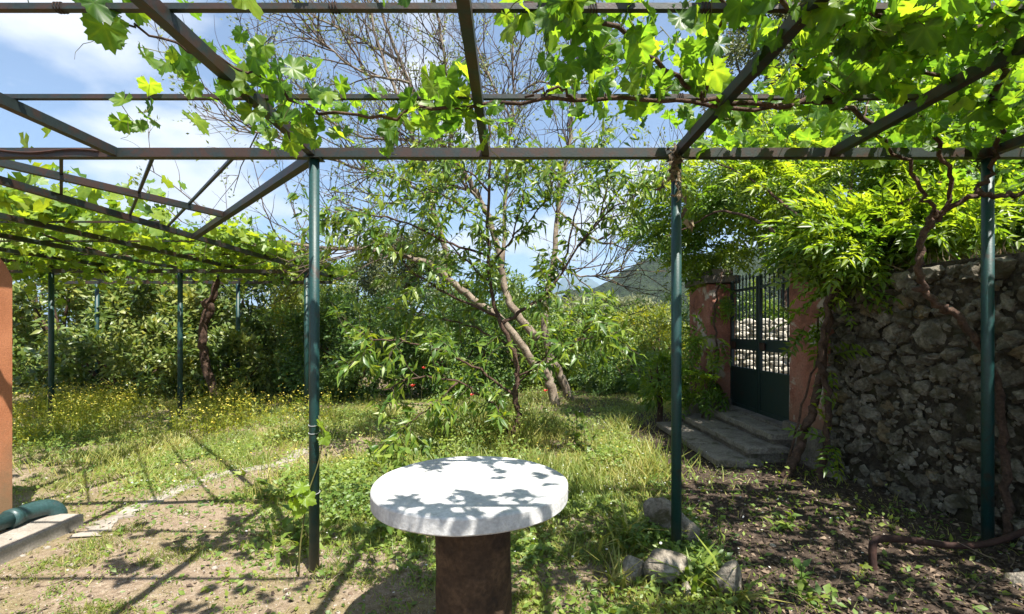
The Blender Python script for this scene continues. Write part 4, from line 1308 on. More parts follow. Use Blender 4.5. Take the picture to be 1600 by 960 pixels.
# ------------------------------------------------------------------ wisteria over the wall
def build_wisteria():
    t = thing('wisteria', 'large wisteria with twisted stems climbing the near gate pillar and spilling over the wall', 'climber', (2.66, 4.1, 0.12))
    st = MB()
    limbs = []
    for pts, a, b in (
        ([(1222, 748, 4.05), (1245, 715, 4.05), (1252, 680, 4.07), (1266, 655, 4.05), (1275, 620, 4.02), (1284, 560, 3.95), (1296, 500, 3.9), (1312, 440, 3.85), (1330, 380, 3.9)], 0.042, 0.022),
        ([(1270, 765, 3.95), (1288, 720, 3.95), (1293, 660, 3.95), (1291, 600, 3.92), (1283, 560, 3.9), (1290, 500, 3.85), (1305, 430, 3.8)], 0.030, 0.018),
        ([(1228, 752, 4.1), (1240, 690, 4.1), (1258, 620, 4.1), (1275, 560, 4.05), (1283, 480, 4.0)], 0.010, 0.008),
        ([(1312, 440, 3.85), (1250, 390, 4.3), (1190, 350, 4.8), (1130, 330, 5.3), (1085, 350, 5.6), (1040, 370, 5.7)], 0.022, 0.006),
        ([(1320, 400, 3.9), (1240, 330, 4.6), (1170, 280, 5.2), (1110, 250, 5.6)], 0.020, 0.006),
        ([(1330, 380, 3.9), (1390, 330, 3.7), (1460, 290, 3.7), (1540, 260, 3.8)], 0.022, 0.008),
        ([(1330, 380, 3.9), (1330, 300, 4.6), (1340, 220, 5.2), (1360, 150, 5.6)], 0.022, 0.008),
        ([(1096, 655, 5.98), (1112, 600, 6.02), (1122, 550, 6.03), (1116, 500, 6.03), (1122, 450, 6.05), (1128, 425, 6.06)], 0.014, 0.010)):
        limbs.append(limb_px(pts, a, b, st, 8))
    st.build('trunk', M['bark_dark'], t)
    P, O, T = [], [], []
    def blob(px, py, d, r, n, cl=30):
        p, o, tn = crown_points(W(px, py, d), r, n, cl, 0.28, 0.4, False)
        P.append(p); O.append(o); T.append(tn)
    blob(1110, 320, 6.4, (0.75, 0.8, 0.75), 460)
    blob(1110, 255, 6.4, (0.45, 0.6, 0.40), 170)
    blob(1105, 385, 6.6, (0.40, 0.5, 0.32), 240)
    blob(1215, 285, 5.6, (0.75, 0.8, 0.50), 520)
    blob(1335, 310, 4.9, (0.75, 0.8, 0.60), 480)
    blob(1450, 290, 4.6, (0.75, 0.8, 0.65), 800)
    blob(1560, 260, 4.5, (0.75, 0.8, 0.70), 1000)
    blob(1350, 375, 4.0, (0.42, 0.45, 0.22), 330, 20)
    blob(1430, 370, 3.9, (0.42, 0.45, 0.22), 420, 20)
    blob(1300, 372, 4.3, (0.30, 0.35, 0.18), 110, 14)
    blob(1500, 330, 4.0, (0.5, 0.5, 0.30), 420, 20)
    blob(1250, 215, 7.5, (1.2, 1.0, 0.8), 650)
    blob(1400, 190, 7.0, (1.4, 1.0, 1.0), 1100)
    blob(1560, 170, 6.5, (1.3, 1.0, 1.2), 1100)
    blob(1690, 250, 4.6, (0.8, 1.0, 0.9), 900)
    blob(1700, 100, 6.0, (1.2, 1.2, 1.2), 700)
    # sprigs on pillar and wall
    for px, py, d, r, n in ((1262, 500, 4.1, 0.09, 9), (1300, 565, 4.0, 0.08, 8), (1120, 455, 6.05, 0.14, 22), (1105, 530, 6.0, 0.16, 28), (1085, 590, 6.0, 0.25, 50), (1110, 600, 5.9, 0.16, 20), (1300, 690, 3.9, 0.07, 5), (1310, 440, 3.8, 0.16, 30)):
        blob(px, py, d, (r, r * 0.8, r), n, 6)
    P = np.vstack(P); O = np.vstack(O); T = np.concatenate(T); n = len(P)
    keep = ~((P[:, 0] > 2.68) & (P[:, 0] < 3.5) & (P[:, 1] < 4.8) & (P[:, 2] < 1.83) & (P[:, 0] > wall_x(P[:, 1]) - 0.03))
    P, O, T = P[keep], O[keep], T[keep]; n = len(P)
    Y = unit(O * 0.9 + rng.normal(0, 0.45, (n, 3)) + np.array((-0.25, -0.1, -0.25)))
    Nn = unit(rng.normal(0, 0.38, (n, 3)) + np.array((0.25, -0.55, 0.8)))
    leaf_objects(PINN, P, Y, Nn, rng.uniform(0.18, 0.34, n), np.clip(T + 0.16, 0, 1), M['wisteria'], t, 300)
    return t


build_wisteria()


# ------------------------------------------------------------------ grape vines
def build_front_vine():
    t = thing('grape_vine', 'old grape vine climbing by the stone wall, its big leaves over the front pergola', 'vine', (2.8, 2.9, 0.12))
    st = MB()
    canes = []
    for pts, a, b, s in (
        ([(1572, 850, 2.80), (1574, 760, 2.80), (1568, 680, 2.80), (1558, 605, 2.81), (1530, 540, 2.82), (1500, 500, 2.82), (1468, 478, 2.82), (1445, 455, 2.82), (1437, 425, 2.82), (1438, 385, 2.80), (1450, 350, 2.78), (1470, 330, 2.76)], 0.022, 0.020, 10),
        ([(1440, 365, 2.80), (1458, 332, 2.76), (1440, 305, 2.74), (1410, 250, 2.72), (1390, 235, 2.68), (1370, 205, 2.62)], 0.012, 0.009, 8),
        ([(1462, 335, 2.76), (1480, 318, 2.74), (1484, 285, 2.70), (1465, 225, 2.62), (1445, 190, 2.50), (1437, 165, 2.40)], 0.013, 0.010, 8),
        ([(1450, 350, 2.78), (1490, 320, 2.74), (1525, 300, 2.72), (1545, 270, 2.72), (1560, 230, 2.68), (1562, 190, 2.5), (1550, 165, 2.3)], 0.016, 0.011, 8),
        ([(1525, 300, 2.72), (1560, 308, 2.70), (1610, 295, 2.70), (1680, 285, 2.7)], 0.016, 0.010, 8),
        # canes lying on the roof
        ([(1370, 205, 2.62), (1300, 160, 2.20), (1200, 166, 2.12), (1100, 152, 2.12), (1040, 110, 1.95), (960, 45, 1.75), (870, 18, 1.62), (800, 10, 1.6)], 0.013, 0.007, 7),
        ([(1437, 165, 2.40), (1320, 150, 2.25), (1180, 172, 2.2), (1060, 158, 2.15), (900, 155, 2.12), (700, 168, 2.14), (600, 182, 2.18), (480, 172, 2.15), (410, 120, 2.0), (330, 95, 1.9), (250, 60, 1.8), (180, 25, 1.7)], 0.011, 0.004, 7),
        ([(1550, 165, 2.3), (1560, 80, 1.8), (1480, 35, 1.65), (1380, 20, 1.6), (1260, 8, 1.55), (1150, -20, 1.5)], 0.013, 0.007, 7),
        ([(1550, 165, 2.3), (1500, 130, 2.1), (1400, 90, 1.9), (1290, 130, 2.1), (1220, 60, 1.8)], 0.010, 0.005, 7),
        ([(1100, 152, 2.12), (1110, 90, 1.9), (1130, 20, 1.65), (1100, -60, 1.5)], 0.008, 0.005, 7),
        ([(900, 155, 2.12), (860, 140, 2.1), (820, 152, 2.12)], 0.008, 0.005, 7)):
        canes.append(limb_px(pts, a, b, st, s))
    st.build('trunk', M['bark_dark'], t)
    # leaf places on the roof plane: (photo px region) spread at roof height
    P, sh = [], MB()
    def patch(px0, px1, py0, py1, n, zlo=2.38, zhi=2.58):
        for _ in range(int(n * 1.2)):
            px, py, z = rng.uniform(px0, px1), rng.uniform(py0, py1), rng.uniform(zlo, zhi)
            d = (z - CAM_H) * FPX / (HORIZON - py)
            P.append(((px - 800) / FPX * d, d, z))
    def roof(x0, x1, y0, y1, n, zlo=2.40, zhi=2.62):
        for _ in range(int(n * 1.35)):
            P.append((rng.uniform(x0, x1), rng.uniform(y0, y1), rng.uniform(zlo, zhi)))
    # along canes
    def cane_leaves(pts, n, spread=0.06):
        path = smooth_path([W(*p) for p in pts], 5)
        for _ in range(n):
            p, d = along(path, rng.random()); P.append(tuple(p + rng.normal(0, spread, 3)))
    cane_leaves([(480, 172, 2.15), (410, 120, 2.0), (330, 95, 1.9), (250, 60, 1.8), (180, 20, 1.7), (140, 0, 1.6)], 46, 0.075)
    cane_leaves([(460, 205, 2.35), (420, 160, 2.15), (330, 150, 2.1), (270, 125, 2.0)], 24, 0.06)
    cane_leaves([(480, 195, 2.3), (560, 180, 2.2), (640, 185, 2.2), (740, 165, 2.15)], 34, 0.06)
    cane_leaves([(690, 100, 1.9), (730, 150, 2.1), (760, 170, 2.2), (720, 200, 2.3)], 30, 0.08)
    cane_leaves([(520, 90, 1.95), (500, 130, 2.05), (530, 150, 2.1)], 9, 0.05)
    cane_leaves([(200, 175, 2.15), (230, 150, 2.1), (300, 152, 2.1)], 6, 0.04)
    cane_leaves([(220, 210, 2.4), (210, 180, 2.25)], 3, 0.03)
    cane_leaves([(400, 200, 2.4), (440, 215, 2.5), (350, 195, 2.35)], 9, 0.05)
    patch(790, 900, 0, 30, 18); patch(850, 1010, 0, 175, 70); patch(980, 1060, 10, 170, 24); patch(1060, 1130, 20, 200, 34); patch(900, 1060, 120, 190, 16)
    patch(1060, 1180, 150, 240, 26); patch(1130, 1330, 130, 235, 60); patch(1180, 1400, 20, 150, 84); patch(1290, 1460, 0, 150, 70); patch(1400, 1600, 20, 180, 110); patch(1480, 1620, 150, 330, 46)
    patch(1200, 1620, -20, 40, 60); patch(1380, 1500, 130, 240, 14)
    # overhead behind the frame edge and over the right side: these shade the table and the ground
    roof(1.0, 3.6, -0.2, 1.4, 330); roof(1.9, 3.7, 1.2, 2.9, 430); roof(0.85, 1.9, 0.2, 1.3, 60)
    roof(0.15, 0.75, 0.85, 1.10, 24); roof(0.45, 0.85, 1.2, 1.5, 10); roof(-0.05, 0.45, 1.52, 1.66, 8); roof(0.62, 0.9, 1.35, 1.7, 8)
    roof(0.1, 0.72, 0.68, 0.86, 16); roof(-0.5, 0.4, -0.3, 0.55, 14); roof(-2.0, -0.6, 0.7, 1.35, 26); roof(-0.9, -0.2, 1.2, 1.6, 10)
    P = np.array(P); n = len(P)
    Nn = unit(rng.normal(0, 0.55, (n, 3)) + np.array((0.1, -0.35, 0.75)))
    Y = unit(rng.normal(0, 0.7, (n, 3)) + np.array((0, 0.15, -0.55)))
    S = rng.uniform(0.068, 0.138, n) * (1 - 0.35 * (rng.random(n) < 0.3))
    # petioles
    k = rng.choice(n, min(n, 900), replace=False)
    for i in k:
        b = P[i] + unit(rng.normal(0, 1, 3) + (0, 0, 0.6)) * rng.uniform(0.05, 0.12) - Y[i] * 0.02
        sh.tube([P[i], (P[i] + b) / 2 + rng.normal(0, 0.008, 3), b], [0.0014, 0.0024], 3, cap=False)
    # tendrils reaching out of the leaves
    for px, py, d in ((190, 60, 1.75), (45, 5, 1.6), (200, 190, 2.2), (330, 195, 2.3), (400, 215, 2.4), (520, 210, 2.3), (640, 110, 2.0)):
        grow(sh, W(px, py, d), rng.normal(0, 1, 3), rng.uniform(0.15, 0.3), 0.0018, 8, 0.5, -0.1, 3, r1=0.0007)
    sh.build('stalks', M['shoot'], t, kind='stuff')
    leaf_objects(GRAPES, P, Y, Nn, S, np.clip(rng.normal(0.5, 0.24, n), 0.02, 0.98), M['vine'], t, 300)
    return t


build_front_vine()


def build_side_vine():
    t = thing('grape_vine', 'twisted grape vine trunk under the side pergola carrying a dense roof of leaves', 'vine', tuple(W(342, 632, 9.0)[:2]) + (0.0,))
    st = MB()
    limb_px([(350, 640, 8.9), (340, 622, 8.9), (327, 590, 8.9), (319, 555, 8.9), (318, 520, 8.9), (322, 490, 8.9), (330, 480, 8.9), (320, 475, 8.9), (333, 465, 8.9), (338, 440, 8.9), (337, 420, 8.9)], 0.085, 0.055, st, 9)
    limb_px([(337, 430, 8.9), (300, 415, 8.2), (220, 405, 7.2), (120, 385, 6.0), (20, 350, 5.0)], 0.03, 0.012, st, 7)
    limb_px([(337, 425, 8.9), (400, 412, 8.0), (440, 405, 7.4)], 0.025, 0.010, st, 7)
    limb_px([(318, 505, 8.9), (326, 495, 8.87), (330, 478, 8.85), (318, 470, 8.85)], 0.07, 0.05, st, 8)
    st.build('trunk', M['bark_dark'], t)
    N0 = 19000
    x = rng.uniform(-9.2, -3.15, N0); y = rng.uniform(3.1, 10.1, N0)
    dens = 0.40 + 0.9 * vnoise(x, y, 0.6, 12) - 0.35
    dens *= np.where((x > -4.2) & (y < 4.6), 0.35, 1.0)
    dens *= np.where((x > -3.9) & (y < 4.1), 0.2, 1.0)
    dens *= 0.5 + 0.5 * sstep(5.6, 6.8, y)
    k = rng.random(N0) < np.clip(dens, 0.08, 1)
    k &= ~((x < -5.2) & (y > np.where(x < -6.7, 8.4, 7.9) + 0.5 * vnoise(x, y, 0.5, 13)))
    x, y = x[k], y[k]
    z = 2.42 + 0.14 * vnoise(x, y, 0.5, 14) + rng.exponential(0.09, len(x)) - 0.06
    P = np.stack([x, y, z], -1)
    # upright shoots above the roof
    sh = MB(); extra = []
    for _ in range(46):
        sx, sy = rng.uniform(-6.5, -3.4), rng.uniform(3.6, 7.4)
        pts, ds = grow(sh, (sx, sy, 2.45), (rng.normal(0, 0.5), rng.normal(0, 0.5), 1.0), rng.uniform(0.2, 0.5), 0.004, 5, 0.25, 0.0, 3)
        for q in pts[1:]:
            for _ in range(2):
                extra.append(q + rng.normal(0, 0.04, 3))
    # hanging fringe along the far edge and along the wing front
    for _ in range(260):
        extra.append((rng.uniform(-8.8, -3.3), rng.uniform(7.3, 8.4), 2.36 - rng.exponential(0.07)))
    for _ in range(70):
        extra.append((rng.uniform(-7.4, -5.6), rng.uniform(6.6, 7.5), 2.36 - rng.exponential(0.10)))
    P = np.vstack([P, np.array(extra)]); n = len(P)
    sh.build('stalks', M['shoot'], t, kind='stuff')
    Nn = unit(rng.normal(0, 0.45, (n, 3)) + np.array((0.05, -0.25, 0.9)))
    Y = unit(rng.normal(0, 0.7, (n, 3)) + np.array((0, 0, -0.5)))
    leaf_objects(GRAPES_LOW, P, Y, Nn, rng.uniform(0.09, 0.165, n), np.clip(rng.normal(0.6, 0.24, n), 0.02, 0.98), M['vine_far'], t, 300)
    return t


build_side_vine()


def build_young_vine():
    t = thing('young_vine', 'young vine shoot with yellow leaves tied to the left corner post', 'vine', (-1.10, 2.72, 0.0))
    st = MB()
    st.tube(smooth_path([(-1.20, 2.70, 0.0), (-1.19, 2.70, 0.18), (-1.165, 2.70, 0.36), (-1.15, 2.71, 0.47), (-1.09, 2.72, 0.66), (-1.085, 2.73, 0.80), (-1.10, 2.73, 0.90)], 4), [0.005, 0.004, 0.003], 6)
    st.build('stem', M['shoot'], t)
    for z in (0.845, 0.80, 0.455):
        a = np.linspace(0, 2 * np.pi, 20)
        mb = MB(); mb.tube(np.stack([-1.137 + 0.031 * np.cos(a), 2.76 + 0.031 * np.sin(a), z + 0.006 * np.sin(a)], -1), 0.0016, 5)
        mb.build('tie', M['wire'], t)
    P = np.array([(-1.20, 2.69, 0.47), (-1.17, 2.68, 0.51), (-1.22, 2.68, 0.42), (-1.15, 2.68, 0.45), (-1.08, 2.71, 0.85), (-1.06, 2.71, 0.78), (-1.19, 2.70, 0.38)])
    n = len(P)
    leaf_objects(GRAPES[:3], P, unit(rng.normal(0, 0.6, (n, 3)) + (0, -0.3, -0.6)), unit(rng.normal(0, 0.4, (n, 3)) + (0, -0.6, 0.7)), rng.uniform(0.07, 0.11, n), np.full(n, 0.9), M['vine'], t, 20)


build_young_vine()


def build_withered():
    t = thing('withered_bunch', 'withered brown leaves hanging in strands from the top of the middle post', 'dry leaves', (0.93, 2.72, 2.36))
    st = MB(); P = []
    for dx, ln in ((0.0, 0.10), (-0.03, 0.28), (-0.06, 0.45), (0.03, 0.18), (-0.09, 0.33)):
        pts, ds = grow(st, (0.92 + dx * 0.08, 2.71, 2.44), (dx * 2 + rng.normal(0, 0.1), 0, -1), ln, 0.0025, 6, 0.1, -0.1, 3)
        for q in pts[1:]:
            P += [q + rng.normal(0, 0.012, 3) for _ in range(3)]
    st.build('stems', M['twig'], t)
    P = np.array(P); n = len(P)
    leaf_objects([tpl_leaf(0.28, 0.2, 0.5), tpl_leaf(0.2, 0.25, 0.4)], P, unit(rng.normal(0, 0.5, (n, 3)) + (0, 0, -0.9)), rand_dirs(n), rng.uniform(0.03, 0.065, n), rng.random(n), M['dry'], t, 80)


build_withered()


# ------------------------------------------------------------------ single small plants
def build_strap_plant(label, c, n, ln, mat='weed', spread=0.10, w=0.05, group=None, upv=1.1):
    z0 = float(ground_z(c[0], c[1]))
    t = thing('strap_plant', label, 'plant', (c[0], c[1], z0), group)
    tp = tpl_blade(0.55, w)
    for i in range(n):
        d = unit(np.array((rng.normal(0, 0.6), rng.normal(0, 0.6), upv)))
        mb = MB()
        mb.scatter(tp, [(c[0] + rng.normal(0, spread * 0.4), c[1] + rng.normal(0, spread * 0.4), z0 - 0.01)], d, unit(np.array((d[0], d[1], 0.0)) * -1 + (0, 0, 0.8)), np.array([ln * rng.uniform(0.6, 1.1)]), rng.uniform(0.3, 0.95))
        mb.build('leaf', M[mat], t)
    return t


SP = 'strap-leaved plants'
build_strap_plant('bright strap-leaved plant between the rocks in front of the middle post', (0.96, 2.45), 34, 0.26, 'weed', 0.12, 0.055, SP)
build_strap_plant('thin strap-leaved tuft at the foot of the pale upright rock', (1.04, 2.26), 16, 0.26, 'grass', 0.08, 0.04, SP)
build_strap_plant('loose grassy tuft left of the low rounded rock', (0.55, 2.48), 40, 0.24, 'grass', 0.14, 0.03, SP)
build_strap_plant('spiky grass tuft under the right rim of the table', (0.32, 2.78), 36, 0.17, 'grass', 0.10, 0.035, SP)
build_strap_plant('tall grass clump just left of the middle post', (0.72, 2.95), 44, 0.34, 'grass', 0.16, 0.028, SP)


def build_leafy_weed(label, c, n, size, h, r, group='broad-leaved weeds'):
    z0 = float(ground_z(c[0], c[1]))
    t = thing('broad_weed', label, 'plant', (c[0], c[1], z0), group)
    st = MB(); P, D = [], []
    for _ in range(max(4, n // 8)):
        pts, ds = grow(st, (c[0], c[1], z0 - 0.02), (rng.normal(0, 0.7), rng.normal(0, 0.7), 1), h * rng.uniform(0.6, 1.2), 0.004, 5, 0.15, 0.0, 4)
        for q in pts[1:]:
            for _ in range(2):
                P.append(q); D.append(unit(rng.normal(0, 1, 3) + (0, 0, 0.1)))
    st.build('stems', M['shoot'], t)
    P, D = np.array(P), np.array(D); k = len(P)
    leaf_objects([BROAD, tpl_leaf(0.22, 0.05, 0.3)], P, D, rand_dirs(k, 1.6, 0.5), rng.uniform(size * 0.6, size, k), rng.uniform(0.2, 0.9, k), M['weed'], t, 60)
    return t


build_leafy_weed('leafy weed clump left of the left corner post', (-1.42, 3.15), 60, 0.10, 0.32, 0.3)
build_leafy_weed('bushy weed leaning against the left corner post', (-1.25, 3.0), 50, 0.09, 0.28, 0.2)
build_leafy_weed('broad-leaved weed between the left corner post and the table', (-0.92, 3.3), 60, 0.12, 0.30, 0.3)
build_leafy_weed('broad-leaved weed close behind the left rim of the table', (-0.62, 3.15), 50, 0.10, 0.26, 0.25)
build_leafy_weed('tall weed clump a stride behind the left corner post', (-1.75, 3.9), 90, 0.10, 0.42, 0.3)
build_leafy_weed('tall weed clump midway between the left corner post and the fruit tree', (-1.0, 4.1), 100, 0.11, 0.48, 0.3)
build_leafy_weed('tall weed clump behind the table, left of the fruit tree stem', (-0.45, 4.3), 90, 0.10, 0.42, 0.3)
build_leafy_weed('leafy weed in the meadow right of the fruit tree stem', (0.75, 5.1), 90, 0.10, 0.42, 0.3)
build_leafy_weed('pale leafy weed in front of the dark shrub, behind the left corner post', (-2.9, 7.2), 70, 0.10, 0.5, 0.5)
build_leafy_weed('thin tall weed right behind the leaning rock', (1.22, 2.85), 24, 0.06, 0.30, 0.1)
build_leafy_weed('small weed on the shaded soil in front of the steps', (1.75, 3.1), 30, 0.07, 0.14, 0.2)
build_leafy_weed('low weed at the bottom edge, right of the pale upright rock', (1.42, 2.35), 34, 0.08, 0.14, 0.2)


def build_poppy(label, p, h):
    z0 = float(ground_z(p[0], p[1]))
    t = thing('poppy', label, 'flower', (p[0], p[1], z0), 'red flowers')
    mb = MB(); pts, _ = grow(mb, (p[0], p[1], z0 - 0.02), (0.05, -0.1, 1), h, 0.003, 5, 0.06, 0, 4); mb.build('stem', M['shoot'], t)
    for k in range(4):
        a = k * math.pi / 2 + 0.3
        mb = MB(); mb.scatter(tpl_leaf(0.5, 0.15, -0.2), [pts[-1]], unit(np.array((math.cos(a), math.sin(a), 0.6))), (0, 0, 1.0), np.array([0.055]), 0.5)
        mb.build('petal', M['red'], t)


build_poppy('red poppy nearest the left corner post, at the edge of the dark shrub', (-1.55, 7.3), 0.55)
build_poppy('red poppy highest up, in front of the dark gap between shrubs', (-1.6, 8.4), 0.75)
build_poppy('red poppy between the fruit tree branches in the grass', (-0.65, 7.1), 0.42)
build_poppy('red poppy beside the foot of the leaning pale trunk', (0.55, 7.6), 0.35)


# ================================================================== grass, weeds, flowers, litter (stuff)
def in_view(x, y, m=0.25):
    return (np.abs(x) < (1.0667 * y + m)) & (y > 1.9)


def cover(n, x0, x1, y0, y1):
    """Positions denser near the camera, as seen from it."""
    y = 1 / rng.uniform(1 / y1, 1 / y0, n); y = np.where(rng.random(n) < 0.5, y, rng.uniform(y0, y1, n))
    x = rng.uniform(-1, 1, n) * (1.0667 * y + 0.3)
    k = (x > x0) & (x < x1)
    return x[k], y[k]


def lush(x, y):
    """How much green grows at a place, 0..1."""
    g = 0.25 + 0.75 * sstep(0.30, 0.62, vnoise(x, y, 0.55, 21) * 0.6 + vnoise(x, y, 0.2, 22) * 0.4)
    left = sstep(-0.55, -1.15, x)                                   # trodden ground on the left
    edge = 3.0 + 0.45 * (-x - 1.0)
    bare = left * sstep(edge + 1.0, edge - 0.2, y)
    g = g * (1 - 0.90 * bare)
    fore = sstep(3.15, 2.6, y) * sstep(0.62, 0.2, x)                # soil round the table
    g = g * (1 - 0.93 * fore)
    track = np.exp(-((x - (-3.0 + 0.42 * (y - 3.0)) - 0.3 * (vnoise(x, y, 0.8, 61) - 0.5)) / 0.34) ** 2) * sstep(7.6, 6.2, y)
    g = g * (1 - 0.88 * track)
    shade = sstep(0.92, 1.3, x - 0.13 * (y - 2.8)) * sstep(8.0, 6.5, y)   # leaf litter under the vines
    g = g * (1 - 0.95 * shade)
    g = g * (1 - 0.6 * sstep(2.75, 2.45, y) * sstep(0.3, 0.6, x))
    g = np.where((x > 1.88) & (y > 4.4) & (y < 6.2), 0, g)
    g = np.maximum(g, 0.9 * np.exp(-(((x + 1.05) / 0.55) ** 2 + ((y - 3.9) / 0.8) ** 2)))
    return np.clip(g, 0, 1)


def tallness(x, y):
    h = 0.35 + 0.8 * vnoise(x, y, 0.7, 23) ** 1.5
    h = h * (1 - 0.35 * sstep(-0.9, -1.6, x)) * (1 + 0.45 * sstep(3.4, 5.0, y))
    h = h * (0.40 + 0.6 * sstep(2.6, 4.2, y))
    h = h * (1 + 1.3 * np.exp(-(((x + 1.15) / 0.75) ** 2 + ((y - 4.1) / 0.95) ** 2)) + 0.8 * np.exp(-(((x + 0.2) / 1.3) ** 2 + ((y - 5.6) / 1.2) ** 2)))
    path = np.exp(-((x - (0.6 + 0.16 * (y - 4))) / 0.55) ** 2) * sstep(3.8, 5, y)
    return h * (1 - 0.5 * path)


def build_cover():
    mb = MB()
    x, y = cover(260000, -9, 5.5, 2.1, 9.6)
    k = rng.random(len(x)) < lush(x, y) * 0.85; x, y = x[k], y[k]
    n = len(x); z = ground_z(x, y); h = tallness(x, y)
    L = h * rng.uniform(0.06, 0.22, n)
    Y = unit(np.stack([rng.normal(0, 0.45, n), rng.normal(0, 0.45, n), np.ones(n)], -1))
    tone = np.clip(0.36 + 0.5 * vnoise(x, y, 0.5, 25) + rng.normal(0, 0.17, n), 0.02, 0.98)
    S = np.stack([L * 0.55 + 0.045, L, L], -1)
    mb.scatter(tpl_blade(0.45, 0.032), np.stack([x, y, z - 0.005], -1), Y, unit(rng.normal(0, 1, (n, 3)) * (1, 1, 0.1) + np.array((0.2, -0.5, 0.3))), S, tone)
    mb.build('grass', M['grass'], kind='stuff')
    # broad weeds, clover and creepers
    mb = MB()
    x, y = cover(420000, -9, 5.5, 2.1, 10.0)
    k = rng.random(len(x)) < lush(x, y) * (0.25 + 0.75 * sstep(0.4, 0.6, vnoise(x, y, 0.4, 27))) * 0.95; x, y = x[k], y[k]
    n = len(x); h = tallness(x, y)
    z = ground_z(x, y) + h * rng.random(n) ** 1.3 * (0.05 + 0.22 * sstep(0.45, 0.75, vnoise(x, y, 0.45, 28)))
    tone = np.clip(0.33 + 0.55 * vnoise(x, y, 0.4, 29) + rng.normal(0, 0.17, n), 0.02, 0.98)
    mb.scatter(LEAF, np.stack([x, y, z], -1), unit(rng.normal(0, 1, (n, 3)) * (1, 1, 0.5)), unit(rng.normal(0, 0.45, (n, 3)) + np.array((0.3, -0.5, 1.0))), rng.uniform(0.018, 0.055, n), tone)
    # lone rosettes on the trodden soil
    cx_, cy_ = cover(900, -4.5, 2.8, 2.2, 4.6)
    for a, b in zip(cx_, cy_):
        if rng.random() < 0.50 - 0.38 * (a > 1.2):
            m = int(rng.integers(14, 60)); r = rng.uniform(0.02, 0.06)
            px_, py_ = a + rng.normal(0, r, m), b + rng.normal(0, r, m)
            mb.scatter(LEAF, np.stack([px_, py_, ground_z(px_, py_) + rng.uniform(0.002, 0.022, m)], -1), unit(rng.normal(0, 1, (m, 3)) * (1, 1, 0.8)), rand_dirs(m, 1.3, 0.6), rng.uniform(0.008, 0.022, m), rng.uniform(0.3, 0.9, m))
    mb.build('weeds', M['weed'], kind='stuff')
    # short turf on the path
    mb = MB()
    x, y = cover(150000, -4.5, 0.8, 2.15, 5.2)
    k = rng.random(len(x)) < sstep(0.50, 0.72, vnoise(x, y, 0.33, 33) * 0.6 + vnoise(x, y, 0.11, 34) * 0.4) * 0.9; x, y = x[k], y[k]
    n = len(x)
    mb.scatter(tpl_blade(0.5, 0.05), np.stack([x, y, ground_z(x, y) - 0.004], -1), unit(np.stack([rng.normal(0, 0.7, n), rng.normal(0, 0.7, n), np.ones(n)], -1)),
               unit(rng.normal(0, 1, (n, 3)) * (1, 1, 0.1)), rng.uniform(0.02, 0.055, n), np.clip(rng.normal(0.55, 0.2, n), 0, 1))
    mb.build('turf', M['grass'], kind='stuff')
    # yellow flowers on tall stalks in front of the hedge
    st, fl = MB(), MB()
    x = rng.uniform(-8.4, -2.6, 5200); y = rng.uniform(5.4, 8.8, 5200)
    k = rng.random(5200) < 0.7 * sstep(0.48, 0.72, vnoise(x, y, 0.8, 41)) * np.where(x > -3.4, 0.35, 1) * sstep(4.9, 5.6, y); x, y = x[k], y[k]
    n = len(x); h = rng.uniform(0.22, 0.52, n); z = ground_z(x, y)
    tip = np.stack([x + rng.normal(0, 0.04, n), y + rng.normal(0, 0.04, n), z + h], -1)
    b = np.stack([x, y, z], -1)
    st.scatter(tpl_blade(0.05, 0.008), b, tip - b, unit(rng.normal(0, 1, (n, 3))), h, rng.uniform(0.3, 0.8, n))
    m = n * 7
    lp = np.repeat(b, 7, 0) + np.repeat(tip - b, 7, 0) * rng.uniform(0.1, 0.95, (m, 1)) + rng.normal(0, 0.02, (m, 3))
    st.scatter(LANCE, lp, unit(rng.normal(0, 1, (m, 3)) + (0, 0, 0.5)), rand_dirs(m, 1.0), rng.uniform(0.03, 0.08, m), rng.uniform(0.55, 1.0, m))
    f = np.repeat(tip, 3, 0) + rng.normal(0, 0.028, (n * 3, 3))
    kf = rng.random(len(f)) < 0.75; f = f[kf]
    fl.scatter(DISC, f, unit(rng.normal(0, 1, (len(f), 3)) * (1, 1, 0.3)), rand_dirs(len(f), 1.4, 0.5), rng.uniform(0.012, 0.026, len(f)), rng.random(len(f)))
    x, y = cover(5200, -3, 2.2, 4.0, 9.0)
    k = rng.random(len(x)) < 0.20 * lush(x, y); x, y = x[k], y[k]
    fl.scatter(DISC, np.stack([x, y, ground_z(x, y) + rng.uniform(0.06, 0.25, len(x))], -1), unit(rng.normal(0, 1, (len(x), 3)) * (1, 1, 0.2)), rand_dirs(len(x), 1.4, 0.5), rng.uniform(0.012, 0.024, len(x)), rng.random(len(x)))
    st.build('flower_stalks', M['bush_lime'], kind='stuff')
    fl.build('yellow_flowers', M['yellow'], kind='stuff')
    wf = MB()
    x, y = cover(7000, -4.2, 2.2, 2.5, 8.0)
    k = rng.random(len(x)) < 0.28 * np.maximum(lush(x, y), 0.15); x, y = x[k], y[k]
    wf.scatter(DISC, np.stack([x, y, ground_z(x, y) + rng.uniform(0.02, 0.14, len(x))], -1), unit(rng.normal(0, 1, (len(x), 3)) * (1, 1, 0.2)), rand_dirs(len(x), 1.6, 0.5), rng.uniform(0.008, 0.017, len(x)), rng.random(len(x)))
    wf.build('daisies', M['white'], kind='stuff')
    # dry leaves and twigs
    lt = MB()
    x, y = cover(26000, -4.5, 3.0, 2.1, 7.5)
    k = rng.random(len(x)) < 0.10 + 0.75 * sstep(0.7, 1.5, x - 0.1 * (y - 2.8)); k &= ~((x > 1.88) & (y > 4.4)); x, y = x[k], y[k]
    n = len(x)
